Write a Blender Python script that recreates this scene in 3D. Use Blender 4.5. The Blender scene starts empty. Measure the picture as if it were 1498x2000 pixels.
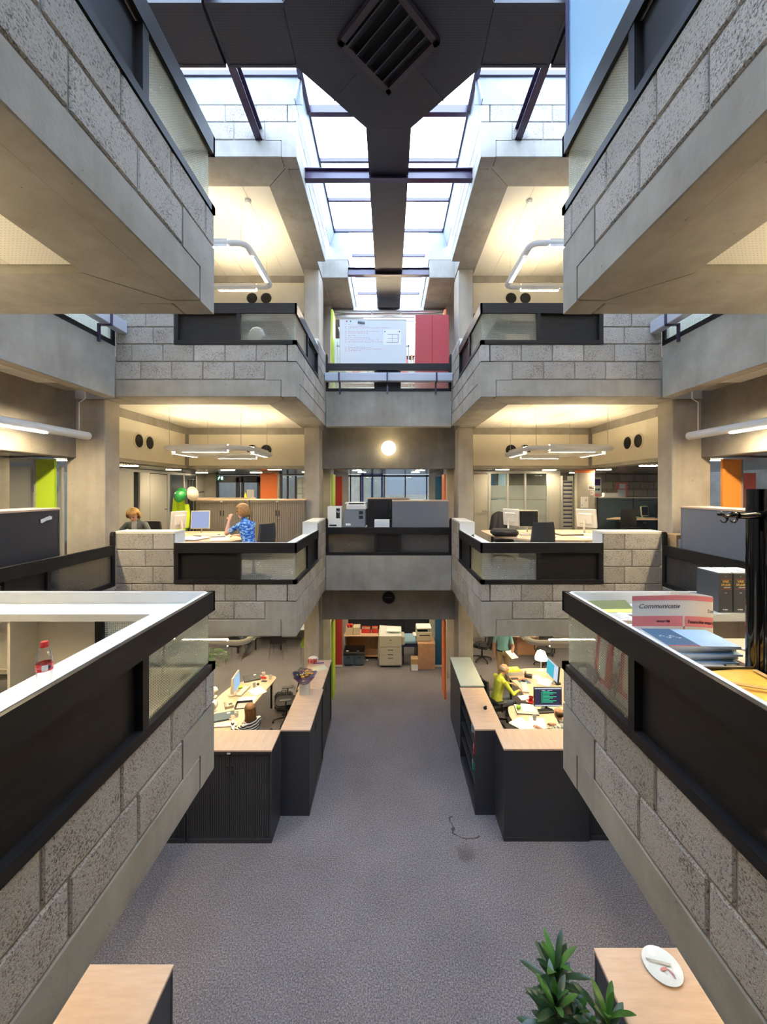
import bpy, bmesh, math, random
import numpy as np
from mathutils import Vector, Matrix

# ------------------------------------------------------------------ camera, world, exposure
C = bpy.context.scene.collection
SC = bpy.context.scene
EYE = 5.51                      # eye height above the ground floor (m)
FPX = 765.0                     # focal length in pixels of the 1498 x 2000 frame
cam = bpy.data.cameras.new('camera'); cam_o = bpy.data.objects.new('camera', cam); C.objects.link(cam_o)
cam.sensor_fit = 'HORIZONTAL'; cam.sensor_width = 36.0; cam.lens = FPX / 1498 * 36.0
cam.shift_x = -10 / 1498; cam.shift_y = -45 / 1498; cam.clip_start = 0.05; cam.clip_end = 200
cam_o.location = (0, 0, EYE); cam_o.rotation_euler = (math.pi / 2, 0, 0)
SC.camera = cam_o
WORLD_STRENGTH = 6.5
w = bpy.data.worlds.new('overcast_sky'); SC.world = w; w.use_nodes = True
_n = w.node_tree.nodes; _l = w.node_tree.links
_bg = _n['Background']; _bg.inputs[1].default_value = WORLD_STRENGTH
_tc = _n.new('ShaderNodeTexCoord'); _nz = _n.new('ShaderNodeTexNoise'); _nz.inputs['Scale'].default_value = 3.0; _nz.inputs['Detail'].default_value = 5
_rp = _n.new('ShaderNodeValToRGB'); _rp.color_ramp.elements[0].position = .35; _rp.color_ramp.elements[1].position = .65
_rp.color_ramp.elements[0].color = (.50, .68, 1.0, 1); _rp.color_ramp.elements[1].color = (.72, .84, 1.0, 1)
_l.new(_tc.outputs['Generated'], _nz.inputs['Vector']); _l.new(_nz.outputs['Fac'], _rp.inputs['Fac']); _l.new(_rp.outputs['Color'], _bg.inputs[0])
SC.view_settings.view_transform = 'Standard'; SC.view_settings.look = 'None'; SC.view_settings.gamma = 1; SC.view_settings.use_curve_mapping = False
SC.view_settings.exposure = 1.38
try:
    cy = SC.cycles
    cy.use_denoising = True; cy.max_bounces = 7; cy.diffuse_bounces = 4; cy.glossy_bounces = 3; cy.transmission_bounces = 4; cy.use_adaptive_sampling = True; cy.adaptive_threshold = .06
    cy.transparent_max_bounces = 16; cy.sample_clamp_indirect = 6.0; cy.use_light_tree = True; cy.caustics_reflective = False; cy.caustics_refractive = False
except Exception:
    pass
LAMP = 38.0                     # radiance of the fluorescent tubes
LAMPC = (1.0, .80, .50)

RNG = random.Random(7)
PI = math.pi
LV = [0.0, 3.845, 7.69, 11.535]  # floor levels
A = 1.48                         # half width of the void
CY = 4.8                         # depth of the crossing's centre

def at(px, py, Y):               # a point at a known depth Y, read off the photograph
    return Vector(((px - 759) * Y / FPX, Y, EYE + (955 - py) * Y / FPX))
def onz(px, py, z):              # a point on the horizontal plane z
    Y = (EYE - z) * FPX / (py - 955)
    return Vector(((px - 759) * Y / FPX, Y, z))

# ------------------------------------------------------------------ mesh helpers
class MB:
    def __init__(s): s.v = []; s.f = []; s.m = []
    def add(s, vs, fs, mi=0):
        b = len(s.v); s.v += [tuple(p) for p in vs]
        for f in fs: s.f.append(tuple(b + i for i in f)); s.m.append(mi)
        return s
    def box(s, a, b, mi=0, M=None):
        x0, x1 = sorted((a[0], b[0])); y0, y1 = sorted((a[1], b[1])); z0, z1 = sorted((a[2], b[2]))
        v = [Vector((x, y, z)) for z in (z0, z1) for y in (y0, y1) for x in (x0, x1)]
        if M is not None: v = [M @ p for p in v]
        return s.add(v, [(0, 2, 3, 1), (4, 5, 7, 6), (0, 1, 5, 4), (2, 6, 7, 3), (0, 4, 6, 2), (1, 3, 7, 5)], mi)
    def cbox(s, a, b, c=.006, mi=0, M=None):      # box with chamfered edges
        lo = [min(a[i], b[i]) for i in range(3)]; hi = [max(a[i], b[i]) for i in range(3)]
        c = min([c] + [(hi[i] - lo[i]) * .45 for i in range(3)])
        vs = []; idx = {}
        for sx in (0, 1):
            for sy in (0, 1):
                for sz in (0, 1):
                    for ax in range(3):
                        p = []
                        for i, sg in enumerate((sx, sy, sz)):
                            e = hi[i] if sg else lo[i]
                            p.append(e if i == ax else (e - c if sg else e + c))
                        idx[(sx, sy, sz, ax)] = len(vs); vs.append(Vector(p))
        fs = []
        for ax in range(3):
            o = [i for i in range(3) if i != ax]
            for sg in (0, 1):
                q = []
                for t in ((0, 0), (1, 0), (1, 1), (0, 1)):
                    k = [0, 0, 0]; k[ax] = sg; k[o[0]] = t[0]; k[o[1]] = t[1]; q.append(idx[(*k, ax)])
                fs.append(tuple(q))
            for t in ((0, 0), (1, 0), (1, 1), (0, 1)):
                k0 = [0, 0, 0]; k1 = [0, 0, 0]
                k0[o[0]] = k1[o[0]] = t[0]; k0[o[1]] = k1[o[1]] = t[1]; k1[ax] = 1
                fs.append((idx[(*k0, o[0])], idx[(*k1, o[0])], idx[(*k1, o[1])], idx[(*k0, o[1])]))
        for sx in (0, 1):
            for sy in (0, 1):
                for sz in (0, 1): fs.append(tuple(idx[(sx, sy, sz, ax)] for ax in range(3)))
        if M is not None: vs = [M @ p for p in vs]
        return s.add(vs, fs, mi)
    def prism(s, pts, z0, z1, mi=0, M=None):      # polygon in plan, extruded
        n = len(pts)
        v = [Vector((p[0], p[1], z0)) for p in pts] + [Vector((p[0], p[1], z1)) for p in pts]
        if M is not None: v = [M @ p for p in v]
        f = [tuple(range(n)), tuple(range(n, 2 * n))] + [(i, (i + 1) % n, n + (i + 1) % n, n + i) for i in range(n)]
        return s.add(v, f, mi)
    def tube(s, path, r, n=10, mi=0, closed=False, caps=True, sq=(1, 1)):
        path = [Vector(p) for p in path]; N = len(path)
        rr = r if isinstance(r, (list, tuple)) else [r] * N
        vs = []; up = None
        for i in range(N):
            if closed: t = path[(i + 1) % N] - path[i - 1]
            else: t = path[min(i + 1, N - 1)] - path[max(i - 1, 0)]
            t.normalize()
            if up is None: up = Vector((0, 0, 1)) if abs(t.z) < .9 else Vector((1, 0, 0))
            a = up - t * up.dot(t)
            if a.length < 1e-5: a = t.orthogonal()
            a.normalize(); b = t.cross(a); up = a
            for k in range(n):
                th = 2 * PI * k / n
                vs.append(path[i] + a * (math.cos(th) * rr[i] * sq[0]) + b * (math.sin(th) * rr[i] * sq[1]))
        fs = []
        for i in range(N if closed else N - 1):
            j = (i + 1) % N
            for k in range(n): fs.append((i * n + k, i * n + (k + 1) % n, j * n + (k + 1) % n, j * n + k))
        if caps and not closed: fs += [tuple(range(n)), tuple((N - 1) * n + k for k in range(n))]
        return s.add(vs, fs, mi)
    def lathe(s, prof, n=24, loc=(0, 0, 0), mi=0, M=None, caps=True):
        vs = []; loc = Vector(loc)
        for r, z in prof:
            for k in range(n):
                p = Vector((r * math.cos(2 * PI * k / n), r * math.sin(2 * PI * k / n), z))
                if M is not None: p = M @ p
                vs.append(p + loc)
        fs = []
        for i in range(len(prof) - 1):
            for k in range(n): fs.append((i * n + k, i * n + (k + 1) % n, (i + 1) * n + (k + 1) % n, (i + 1) * n + k))
        if caps: fs += [tuple(range(n)), tuple((len(prof) - 1) * n + k for k in range(n))]
        return s.add(vs, fs, mi)
    def ball(s, c, r, n=12, m=8, mi=0, M=None):
        r = (r, r, r) if isinstance(r, (int, float)) else r
        prof = []; c = Vector(c); vs = []; fs = []
        for i in range(1, m):
            ph = PI * i / m
            for k in range(n):
                p = Vector((r[0] * math.sin(ph) * math.cos(2 * PI * k / n), r[1] * math.sin(ph) * math.sin(2 * PI * k / n), -r[2] * math.cos(ph)))
                vs.append((M @ p if M is not None else p) + c)
        lo = Vector((0, 0, -r[2])); hi = Vector((0, 0, r[2]))
        if M is not None: lo = M @ lo; hi = M @ hi
        vs += [c + lo, c + hi]; L = len(vs)
        for i in range(m - 2):
            for k in range(n): fs.append((i * n + k, i * n + (k + 1) % n, (i + 1) * n + (k + 1) % n, (i + 1) * n + k))
        for k in range(n):
            fs.append((L - 2, (k + 1) % n, k)); fs.append((L - 1, (m - 2) * n + k, (m - 2) * n + (k + 1) % n))
        return s.add(vs, fs, mi)
    def grid(s, fn, nu, nv, mi=0, th=0):          # a sheet; th = thickness along -normal (z)
        vs = [fn(i / nu, j / nv) for j in range(nv + 1) for i in range(nu + 1)]
        fs = [(j * (nu + 1) + i, j * (nu + 1) + i + 1, (j + 1) * (nu + 1) + i + 1, (j + 1) * (nu + 1) + i) for j in range(nv) for i in range(nu)]
        return s.add(vs, fs, mi)
    def mesh(s, name, mats, smooth=None, fix=True):
        me = bpy.data.meshes.new(name); me.from_pydata(s.v, [], s.f)
        for m in (mats if isinstance(mats, (list, tuple)) else [mats]): me.materials.append(MT[m] if isinstance(m, str) else m)
        me.polygons.foreach_set('material_index', s.m)
        if fix:
            bm = bmesh.new(); bm.from_mesh(me); bmesh.ops.recalc_face_normals(bm, faces=bm.faces); bm.to_mesh(me); bm.free()
        if smooth is not None:
            me.polygons.foreach_set('use_smooth', [True] * len(me.polygons))
            me.set_sharp_from_angle(angle=math.radians(smooth))
        me.update(); return me
    def build(s, name, mats, parent=None, smooth=None, fix=True, label=None):
        o = bpy.data.objects.new(name, s.mesh(name, mats, smooth, fix)); C.objects.link(o)
        if parent is not None: o.parent = parent
        if label: o['label'] = label
        return o

def tag(o, label, cat, group=None):
    o['label'] = label; o['category'] = cat
    if group: o['group'] = group
    return o
def thing(name, label, cat, loc=(0, 0, 0), rz=0, group=None):
    o = bpy.data.objects.new(name, None); C.objects.link(o); o.empty_display_size = .1
    o.location = loc; o.rotation_euler = (0, 0, rz)
    return tag(o, label, cat, group)
def struct(name, loc=(0, 0, 0)):
    o = bpy.data.objects.new(name, None); C.objects.link(o); o.empty_display_size = .1; o.location = loc; o['kind'] = 'structure'; return o
def S(o): o['kind'] = 'structure'; return o
def dup(root, loc, rz=None, label=None, group=None):
    kids = {}
    for o in bpy.data.objects:
        if o.parent: kids.setdefault(o.parent.name, []).append(o)
    def cp(o, par):
        c = o.copy(); C.objects.link(c)
        if par is not None: c.parent = par
        for k in kids.get(o.name, []): cp(k, c)
        return c
    r = cp(root, None); r.location = loc
    if rz is not None: r.rotation_euler = (0, 0, rz)
    if label: r['label'] = label
    if group: r['group'] = group
    return r
def Rz(a): return Matrix.Rotation(a, 4, 'Z')
def Rx(a): return Matrix.Rotation(a, 4, 'X')
def Ry(a): return Matrix.Rotation(a, 4, 'Y')
def T(*p): return Matrix.Translation(Vector(p if len(p) == 3 else p[0]))

_fc = bpy.data.curves.new('lettering', 'FONT')
def text(txt, size, M, name, mats, parent=None, shear=0, bold=0, align='LEFT', ext=.0004):
    """flat lettering as a mesh; M carries text plane (x right, y up, z out of the page)"""
    _fc.body = txt; _fc.size = size; _fc.shear = shear; _fc.extrude = ext; _fc.align_x = align; _fc.offset = bold; _fc.resolution_u = 3
    o = bpy.data.objects.new('lettering', _fc); C.objects.link(o)
    dg = bpy.context.evaluated_depsgraph_get(); me = bpy.data.meshes.new_from_object(o.evaluated_get(dg))
    bpy.data.objects.remove(o)
    me.transform(M); me.materials.clear(); me.materials.append(MT[mats])
    r = bpy.data.objects.new(name, me); C.objects.link(r)
    if parent is not None: r.parent = parent
    return r

# ------------------------------------------------------------------ materials
MT = {}
def _mat(name):
    m = bpy.data.materials.new(name); m.use_nodes = True; MT[name] = m
    return m, m.node_tree.nodes, m.node_tree.links, m.node_tree.nodes['Principled BSDF']
def _pos(n, l, scale=(1, 1, 1), obj=False):
    g = n.new('ShaderNodeTexCoord') if obj else n.new('ShaderNodeNewGeometry')
    mp = n.new('ShaderNodeMapping'); mp.inputs['Scale'].default_value = scale
    l.new(g.outputs['Object' if obj else 'Position'], mp.inputs['Vector']); return mp.outputs['Vector']
def _noise(n, l, vec, scale, detail=4, rough=.55):
    t = n.new('ShaderNodeTexNoise'); t.inputs['Scale'].default_value = scale; t.inputs['Detail'].default_value = detail; t.inputs['Roughness'].default_value = rough
    l.new(vec, t.inputs['Vector']); return t.outputs['Fac']
def _ramp(n, l, fac, stops):
    r = n.new('ShaderNodeValToRGB'); e = r.color_ramp.elements
    while len(e) < len(stops): e.new(.5)
    for i, (p, c) in enumerate(stops): e[i].position = p; e[i].color = (*c, 1) if len(c) == 3 else c
    l.new(fac, r.inputs['Fac']); return r.outputs['Color']
def _mix(n, l, a, b, fac, mode='MIX'):
    m = n.new('ShaderNodeMix'); m.data_type = 'RGBA'; m.blend_type = mode
    for sock, v in ((6, a), (7, b), (0, fac)):
        if hasattr(v, 'links'): l.new(v, m.inputs[sock])
        else: m.inputs[sock].default_value = v if sock == 0 else (*v, 1)
    return m.outputs[2]
def _bump(n, l, h, strength, dist, bsdf):
    b = n.new('ShaderNodeBump'); b.inputs['Strength'].default_value = strength; b.inputs['Distance'].default_value = dist
    l.new(h, b.inputs['Height']); l.new(b.outputs['Normal'], bsdf.inputs['Normal'])
def _math(n, l, op, a, b=None):
    m = n.new('ShaderNodeMath'); m.operation = op
    for i, v in enumerate((a, b)):
        if v is None: continue
        if hasattr(v, 'links'): l.new(v, m.inputs[i])
        else: m.inputs[i].default_value = v
    return m.outputs[0]
def plain(name, col, rough=.5, metal=0, var=0, vs=6, bump=0, bs=120, coat=0, spec=.5, obj=True):
    m, n, l, p = _mat(name)
    p.inputs['Base Color'].default_value = (*col, 1); p.inputs['Roughness'].default_value = rough; p.inputs['Metallic'].default_value = metal
    p.inputs['Coat Weight'].default_value = coat; p.inputs['Specular IOR Level'].default_value = spec
    v = _pos(n, l, obj=obj)
    if var:
        f = _noise(n, l, v, vs)
        l.new(_ramp(n, l, f, [(.3, tuple(c * (1 - var) for c in col)), (.7, tuple(min(1, c * (1 + var)) for c in col))]), p.inputs['Base Color'])
    if bump: _bump(n, l, _noise(n, l, v, bs, 3), bump, .01, p)
    return m
def emit(name, col, strength):
    m, n, l, p = _mat(name); n.remove(p)
    e = n.new('ShaderNodeEmission'); e.inputs[0].default_value = (*col, 1); e.inputs[1].default_value = strength
    l.new(e.outputs[0], n['Material Output'].inputs[0]); return m

# cast concrete
def concrete(name, c0, c1, c2):
    m, n, l, p = _mat(name); v = _pos(n, l)
    base = _ramp(n, l, _noise(n, l, v, 1.6, 5, .62), [(.25, c0), (.5, c1), (.78, c2)])
    streak = _ramp(n, l, _noise(n, l, _pos(n, l, (5, 5, .45)), 1.3, 4, .6), [(.30, (.78, .76, .73)), (.55, (1, 1, 1))])
    col = _mix(n, l, base, streak, .45, 'MULTIPLY')
    pores = _ramp(n, l, _noise(n, l, v, 34, 2, .4), [(.20, (.42, .40, .37)), (.27, (1, 1, 1))])
    col = _mix(n, l, col, pores, .8, 'MULTIPLY')
    l.new(col, p.inputs['Base Color']); p.inputs['Roughness'].default_value = .78; p.inputs['Specular IOR Level'].default_value = .3
    _bump(n, l, _noise(n, l, v, 45, 3), .15, .012, p)
concrete('concrete', (.225, .208, .178), (.30, .282, .245), (.385, .366, .325))
concrete('column_concrete', (.33, .30, .25), (.42, .385, .325), (.50, .465, .40))
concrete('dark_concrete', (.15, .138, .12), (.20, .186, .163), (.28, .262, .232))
# pumice blocks
m, n, l, p = _mat('block'); v = _pos(n, l)
oi = n.new('ShaderNodeObjectInfo')
tone = _ramp(n, l, oi.outputs['Random'], [(0, (.335, .310, .272)), (.5, (.385, .360, .320)), (1, (.44, .415, .375))])
patch = _noise(n, l, v, 4.5, 3)
thr = _math(n, l, 'ADD', _noise(n, l, v, 95, 3, .65), _math(n, l, 'MULTIPLY', _math(n, l, 'SUBTRACT', patch, .5), .30))
pit = _ramp(n, l, thr, [(.33, (.32, .29, .26)), (.47, (1, 1, 1))])
l.new(_mix(n, l, tone, pit, 1, 'MULTIPLY'), p.inputs['Base Color']); p.inputs['Roughness'].default_value = .9; p.inputs['Specular IOR Level'].default_value = .2
_bump(n, l, thr, .55, .02, p)
plain('mortar', (.20, .188, .168), .9, var=.12, vs=20, obj=False)
# carpet, with the old water stain beside the bookcase
m, n, l, p = _mat('carpet'); v = _pos(n, l)
pile = _ramp(n, l, _noise(n, l, v, 60, 3, .75), [(.32, (.075, .066, .070)), (.5, (.175, .158, .163)), (.68, (.34, .315, .322))])
wear = _ramp(n, l, _noise(n, l, v, .8, 3), [(.3, (.86, .86, .86)), (.7, (1.08, 1.08, 1.08))])
col = _mix(n, l, pile, wear, 1, 'MULTIPLY')
def ring(cx, cy, r, wd, wob):
    sep = n.new('ShaderNodeSeparateXYZ'); l.new(v, sep.inputs[0])
    dx = _math(n, l, 'SUBTRACT', sep.outputs[0], cx); dy = _math(n, l, 'SUBTRACT', sep.outputs[1], cy)
    d = _math(n, l, 'SQRT', _math(n, l, 'ADD', _math(n, l, 'MULTIPLY', dx, dx), _math(n, l, 'MULTIPLY', dy, dy)))
    d = _math(n, l, 'ADD', d, _math(n, l, 'MULTIPLY', _math(n, l, 'SUBTRACT', _noise(n, l, v, 6, 4), .5), wob))
    e = _math(n, l, 'ABSOLUTE', _math(n, l, 'SUBTRACT', d, r))
    side = _math(n, l, 'LESS_THAN', _math(n, l, 'ADD', dx, dy), -.02)
    k = _math(n, l, 'LESS_THAN', e, wd)
    return _math(n, l, 'MULTIPLY', k, side)
col = _mix(n, l, col, (.035, .03, .028), _math(n, l, 'MULTIPLY', ring(1.27, 6.42, .25, .012, .22), .8))
sep = n.new('ShaderNodeSeparateXYZ'); l.new(v, sep.inputs[0])
dx = _math(n, l, 'SUBTRACT', sep.outputs[0], 1.16); dy = _math(n, l, 'SUBTRACT', sep.outputs[1], 5.92)
ds = _math(n, l, 'ADD', _math(n, l, 'SQRT', _math(n, l, 'ADD', _math(n, l, 'MULTIPLY', dx, dx), _math(n, l, 'MULTIPLY', dy, dy))), _math(n, l, 'MULTIPLY', _noise(n, l, v, 9, 4), .25))
sm_ = _ramp(n, l, ds, [(.20, (.72, .70, .68)), (.30, (1, 1, 1))])
col = _mix(n, l, col, sm_, 1, 'MULTIPLY')
l.new(col, p.inputs['Base Color']); p.inputs['Roughness'].default_value = .95; p.inputs['Specular IOR Level'].default_value = .1
_bump(n, l, _noise(n, l, v, 140, 2), .6, .01, p)
# joinery
m, n, l, p = _mat('black_wood'); v = _pos(n, l, (2.2, 2.2, 26))
l.new(_ramp(n, l, _noise(n, l, v, 1.6, 5), [(.3, (.009, .0085, .009)), (.75, (.019, .0175, .018))]), p.inputs['Base Color'])
p.inputs['Roughness'].default_value = .42; p.inputs['Specular IOR Level'].default_value = .25
_bump(n, l, _noise(n, l, v, 3, 4), .06, .004, p)
plain('white_lacquer', (.68, .70, .70), .35)
plain('white_plastic', (.80, .80, .77), .4)
plain('offwhite', (.70, .68, .60), .45)
plain('cream', (.86, .80, .64), .7, var=.02)
m, n, l, p = _mat('ceiling_board'); v = _pos(n, l, (1, 1, 1))
sep = n.new('ShaderNodeSeparateXYZ'); l.new(v, sep.inputs[0])
hx = _math(n, l, 'FRACT', _math(n, l, 'MULTIPLY', sep.outputs[0], 40.0)); hy = _math(n, l, 'FRACT', _math(n, l, 'MULTIPLY', sep.outputs[1], 40.0))
hx = _math(n, l, 'SUBTRACT', hx, .5); hy = _math(n, l, 'SUBTRACT', hy, .5)
dd = _math(n, l, 'ADD', _math(n, l, 'MULTIPLY', hx, hx), _math(n, l, 'MULTIPLY', hy, hy))
l.new(_mix(n, l, (.83, .80, .70), (.52, .48, .38), _math(n, l, 'LESS_THAN', dd, .02)), p.inputs['Base Color']); p.inputs['Roughness'].default_value = .8
def perforated(name, base, hole, pitch, rr):
    m, n, l, p = _mat(name); v = _pos(n, l)
    sep = n.new('ShaderNodeSeparateXYZ'); l.new(v, sep.inputs[0])
    hx = _math(n, l, 'SUBTRACT', _math(n, l, 'FRACT', _math(n, l, 'MULTIPLY', sep.outputs[0], 1 / pitch)), .5)
    hy = _math(n, l, 'SUBTRACT', _math(n, l, 'FRACT', _math(n, l, 'MULTIPLY', sep.outputs[1], 1 / pitch)), .5)
    d = _math(n, l, 'ADD', _math(n, l, 'MULTIPLY', hx, hx), _math(n, l, 'MULTIPLY', hy, hy))
    l.new(_mix(n, l, base, hole, _math(n, l, 'LESS_THAN', d, rr * rr)), p.inputs['Base Color'])
    p.inputs['Roughness'].default_value = .45
perforated('duct_sheet', (.022, .021, .034), (.004, .004, .007), .028, .30)
plain('duct_edge', (.020, .018, .028), .4)
plain('duct_frame', (.035, .024, .034), .4)
plain('steel_purple', (.050, .032, .075), .25, spec=.6)
plain('grey_trough', (.42, .45, .52), .4)
plain('painted_dark', (.004, .004, .005), .9)  # flat black standing in for the dark inside openings and behind louvres
plain('zinc', (.33, .36, .38), .55, var=.15, vs=3)
# glass
m, n, l, p = _mat('clear_glass'); n.remove(p)
tr = n.new('ShaderNodeBsdfTransparent'); gl = n.new('ShaderNodeBsdfGlossy'); gl.inputs['Roughness'].default_value = .03; mx = n.new('ShaderNodeMixShader'); fr = n.new('ShaderNodeFresnel'); fr.inputs[0].default_value = 1.45
tr.inputs[0].default_value = (.93, .96, .97, 1)
l.new(fr.outputs[0], mx.inputs[0]); l.new(tr.outputs[0], mx.inputs[1]); l.new(gl.outputs[0], mx.inputs[2]); l.new(mx.outputs[0], n['Material Output'].inputs[0])
m, n, l, p = _mat('roof_glass'); n.remove(p)
tr = n.new('ShaderNodeBsdfTransparent'); gl = n.new('ShaderNodeBsdfGlossy'); gl.inputs['Roughness'].default_value = .1; mx = n.new('ShaderNodeMixShader'); mx.inputs[0].default_value = .05
tr.inputs[0].default_value = (.96, .98, 1, 1)
l.new(tr.outputs[0], mx.inputs[1]); l.new(gl.outputs[0], mx.inputs[2]); l.new(mx.outputs[0], n['Material Output'].inputs[0])
def patterned(name, tint, clear, pitch, mod=.0):
    m, n, l, p = _mat(name); n.remove(p); v = _pos(n, l)
    sep = n.new('ShaderNodeSeparateXYZ'); l.new(v, sep.inputs[0])
    xy = _math(n, l, 'ADD', sep.outputs[0], sep.outputs[1])
    k = 2 * PI / pitch
    h = _math(n, l, 'ADD', _math(n, l, 'SINE', _math(n, l, 'MULTIPLY', xy, k)), _math(n, l, 'SINE', _math(n, l, 'MULTIPLY', sep.outputs[2], k)))
    b = n.new('ShaderNodeBump'); b.inputs['Strength'].default_value = .8; b.inputs['Distance'].default_value = pitch * .22; l.new(h, b.inputs['Height'])
    tr = n.new('ShaderNodeBsdfTransparent'); tr.inputs[0].default_value = (*[.35 + .62 * c for c in tint], 1)
    tl = n.new('ShaderNodeBsdfTranslucent'); tl.inputs[0].default_value = (*tint, 1); l.new(b.outputs[0], tl.inputs['Normal'])
    gl = n.new('ShaderNodeBsdfGlossy'); gl.inputs['Roughness'].default_value = .12; l.new(b.outputs[0], gl.inputs['Normal'])
    m2 = n.new('ShaderNodeMixShader'); l.new(_math(n, l, 'ADD', _math(n, l, 'MULTIPLY', h, mod), clear), m2.inputs[0]); l.new(tl.outputs[0], m2.inputs[1]); l.new(tr.outputs[0], m2.inputs[2])
    m3 = n.new('ShaderNodeMixShader'); m3.inputs[0].default_value = .08; l.new(m2.outputs[0], m3.inputs[1]); l.new(gl.outputs[0], m3.inputs[2])
    l.new(m3.outputs[0], n['Material Output'].inputs[0])
patterned('ribbed_glass', (.97, .99, .90), .74, .018, .12)
patterned('frosted_glass', (.82, .88, .86), .30, .004)
patterned('smoked_glass', (.52, .46, .37), .62, .02, .06)
patterned('blue_glass', (.55, .75, .90), .15, .003)
# furniture
plain('anthracite', (.030, .031, .038), .40, spec=.5)
plain('anthracite_slat', (.036, .037, .043), .5)
plain('warm_grey_metal', (.17, .155, .135), .45)
plain('blue_grey_metal', (.15, .165, .20), .38)
m, n, l, p = _mat('maple'); v = _pos(n, l, (14, 1.6, 3), obj=True)
l.new(_ramp(n, l, _noise(n, l, v, 2.2, 5, .6), [(.3, (.58, .40, .27)), (.7, (.68, .49, .35))]), p.inputs['Base Color']); p.inputs['Roughness'].default_value = .42
plain('pale_top', (.56, .60, .50), .4)
plain('beech', (.47, .26, .14), .5, var=.12, vs=9)
plain('screen_blue', (.065, .095, .125), .75, bump=.1, bs=300)
plain('office_grey', (.42, .40, .35), .5)
plain('office_frame', (.36, .36, .34), .4)
plain('volume_grey', (.045, .05, .06), .5)
plain('form_paper', (.78, .74, .70), .7)
plain('olive', (.10, .12, .03), .5)
plain('lime', (.62, .78, .16), .5)
plain('mag_brown', (.16, .11, .06), .4, var=.3, vs=9)
plain('black_plastic', (.012, .012, .013), .35)
plain('black_gloss', (.006, .006, .007), .08, coat=.6)
plain('black_cloth', (.016, .016, .018), .85, bump=.15, bs=400)
plain('grey_cloth', (.05, .05, .058), .9)
plain('chrome', (.6, .6, .6), .2, metal=1)
plain('dark_metal', (.05, .05, .055), .4, metal=.6)
plain('beige_plastic', (.55, .51, .40), .45)
plain('printer_beige', (.52, .48, .37), .5)
plain('printer_white', (.68, .68, .66), .45)
plain('printer_slate', (.17, .20, .25), .5)
plain('silver', (.50, .50, .49), .35, metal=.3)
plain('paper', (.82, .82, .80), .7)
plain('paper_cool', (.70, .75, .80), .7)
plain('cardboard', (.50, .33, .16), .8, var=.1, vs=12)
plain('cardboard_pale', (.60, .50, .34), .8)
plain('red_paint', (.36, .025, .022), .45)
plain('red_card', (.60, .03, .03), .6)
plain('cabinet_red', (.44, .045, .055), .5)
plain('deep_red', (.24, .022, .018), .6)
plain('blue_paint', (.018, .10, .22), .5)
plain('green_paint', (.42, .60, .03), .5)
plain('orange_paint', (.72, .16, .03), .5)
plain('orange_light', (.80, .30, .05), .5)
plain('navy', (.02, .025, .09), .6)
plain('sky_card', (.30, .48, .66), .5)
plain('petrol', (.03, .10, .19), .4)
plain('yellow', (.85, .72, .02), .5)
plain('amber', (.80, .45, .06), .5, var=.12, vs=18)
plain('amber_wood', (.62, .36, .10), .4)
plain('pink', (.72, .22, .24), .6)
plain('ink', (.01, .01, .012), .6)
plain('red_ink', (.55, .06, .06), .6)
plain('gold_ink', (.75, .50, .10), .5)
plain('white_ink', (.85, .85, .85), .6)
plain('green_sign', (.01, .30, .16), .4)
plain('hard_hat_green', (.02, .26, .06), .25, coat=.4)
plain('hard_hat_white', (.74, .67, .52), .3, coat=.3)
plain('hi_vis', (.62, .85, .02), .7, bump=.3, bs=20)
plain('leaf', (.016, .052, .018), .30, var=.35, vs=5, spec=.6)
plain('leaf_new', (.05, .15, .02), .35, var=.3, vs=5)
plain('stem', (.06, .075, .03), .6)
plain('soil', (.03, .02, .014), .95)
plain('petal_yellow', (.80, .42, .02), .6)
plain('petal_purple', (.07, .02, .20), .6)
plain('petal_cream', (.70, .68, .45), .6)
m, n, l, p = _mat('purple_wrap'); p.inputs['Base Color'].default_value = (.12, .07, .26, 1); p.inputs['Roughness'].default_value = .35; p.inputs['Alpha'].default_value = .85
plain('green_seat', (.22, .34, .03), .6)
plain('apple_green', (.25, .62, .04), .3)
plain('cup_red', (.40, .02, .02), .25, coat=.4)
plain('china', (.72, .78, .78), .15, coat=.5)
plain('ham', (.62, .25, .24), .5)
plain('mustard', (.70, .55, .16), .6)
plain('door_dark', (.020, .022, .030), .4)
plain('purple_frame', (.06, .05, .13), .4)
plain('glass_block', (.55, .62, .58), .2)
plain('gold', (.55, .38, .12), .3, metal=.8)
emit('lamp_tube', LAMPC, LAMP * 2.9)
emit('uplight_tube', LAMPC, LAMP)
emit('downlight', (1.0, .84, .55), 65)
emit('globe_glow', (1.0, .80, .45), 5)
emit('shade_glow', (1.0, .82, .52), 4)
emit('screen_light', (.45, .68, .92), .36)
emit('screen_pale', (.50, .58, .90), .30)
emit('screen_cyan', (.08, .50, .62), .4)
emit('screen_dark', (.045, .040, .075), .4)
plain('screen_off', (.012, .013, .016), .12)
emit('screen_white', (.70, .80, .95), .36)
emit('screen_green', (.05, .75, .35), .4)
emit('exit_white', (.9, 1, .95), 1.0)
m, n, l, p = _mat('metal_ceiling')
p.inputs['Base Color'].default_value = (.30, .29, .27, 1); p.inputs['Metallic'].default_value = .75; p.inputs['Roughness'].default_value = .22
v = _pos(n, l); sep = n.new('ShaderNodeSeparateXYZ'); l.new(v, sep.inputs[0])
_bump(n, l, _math(n, l, 'LESS_THAN', _math(n, l, 'FRACT', _math(n, l, 'MULTIPLY', sep.outputs[0], 10)), .08), .3, .01, p)
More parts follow.
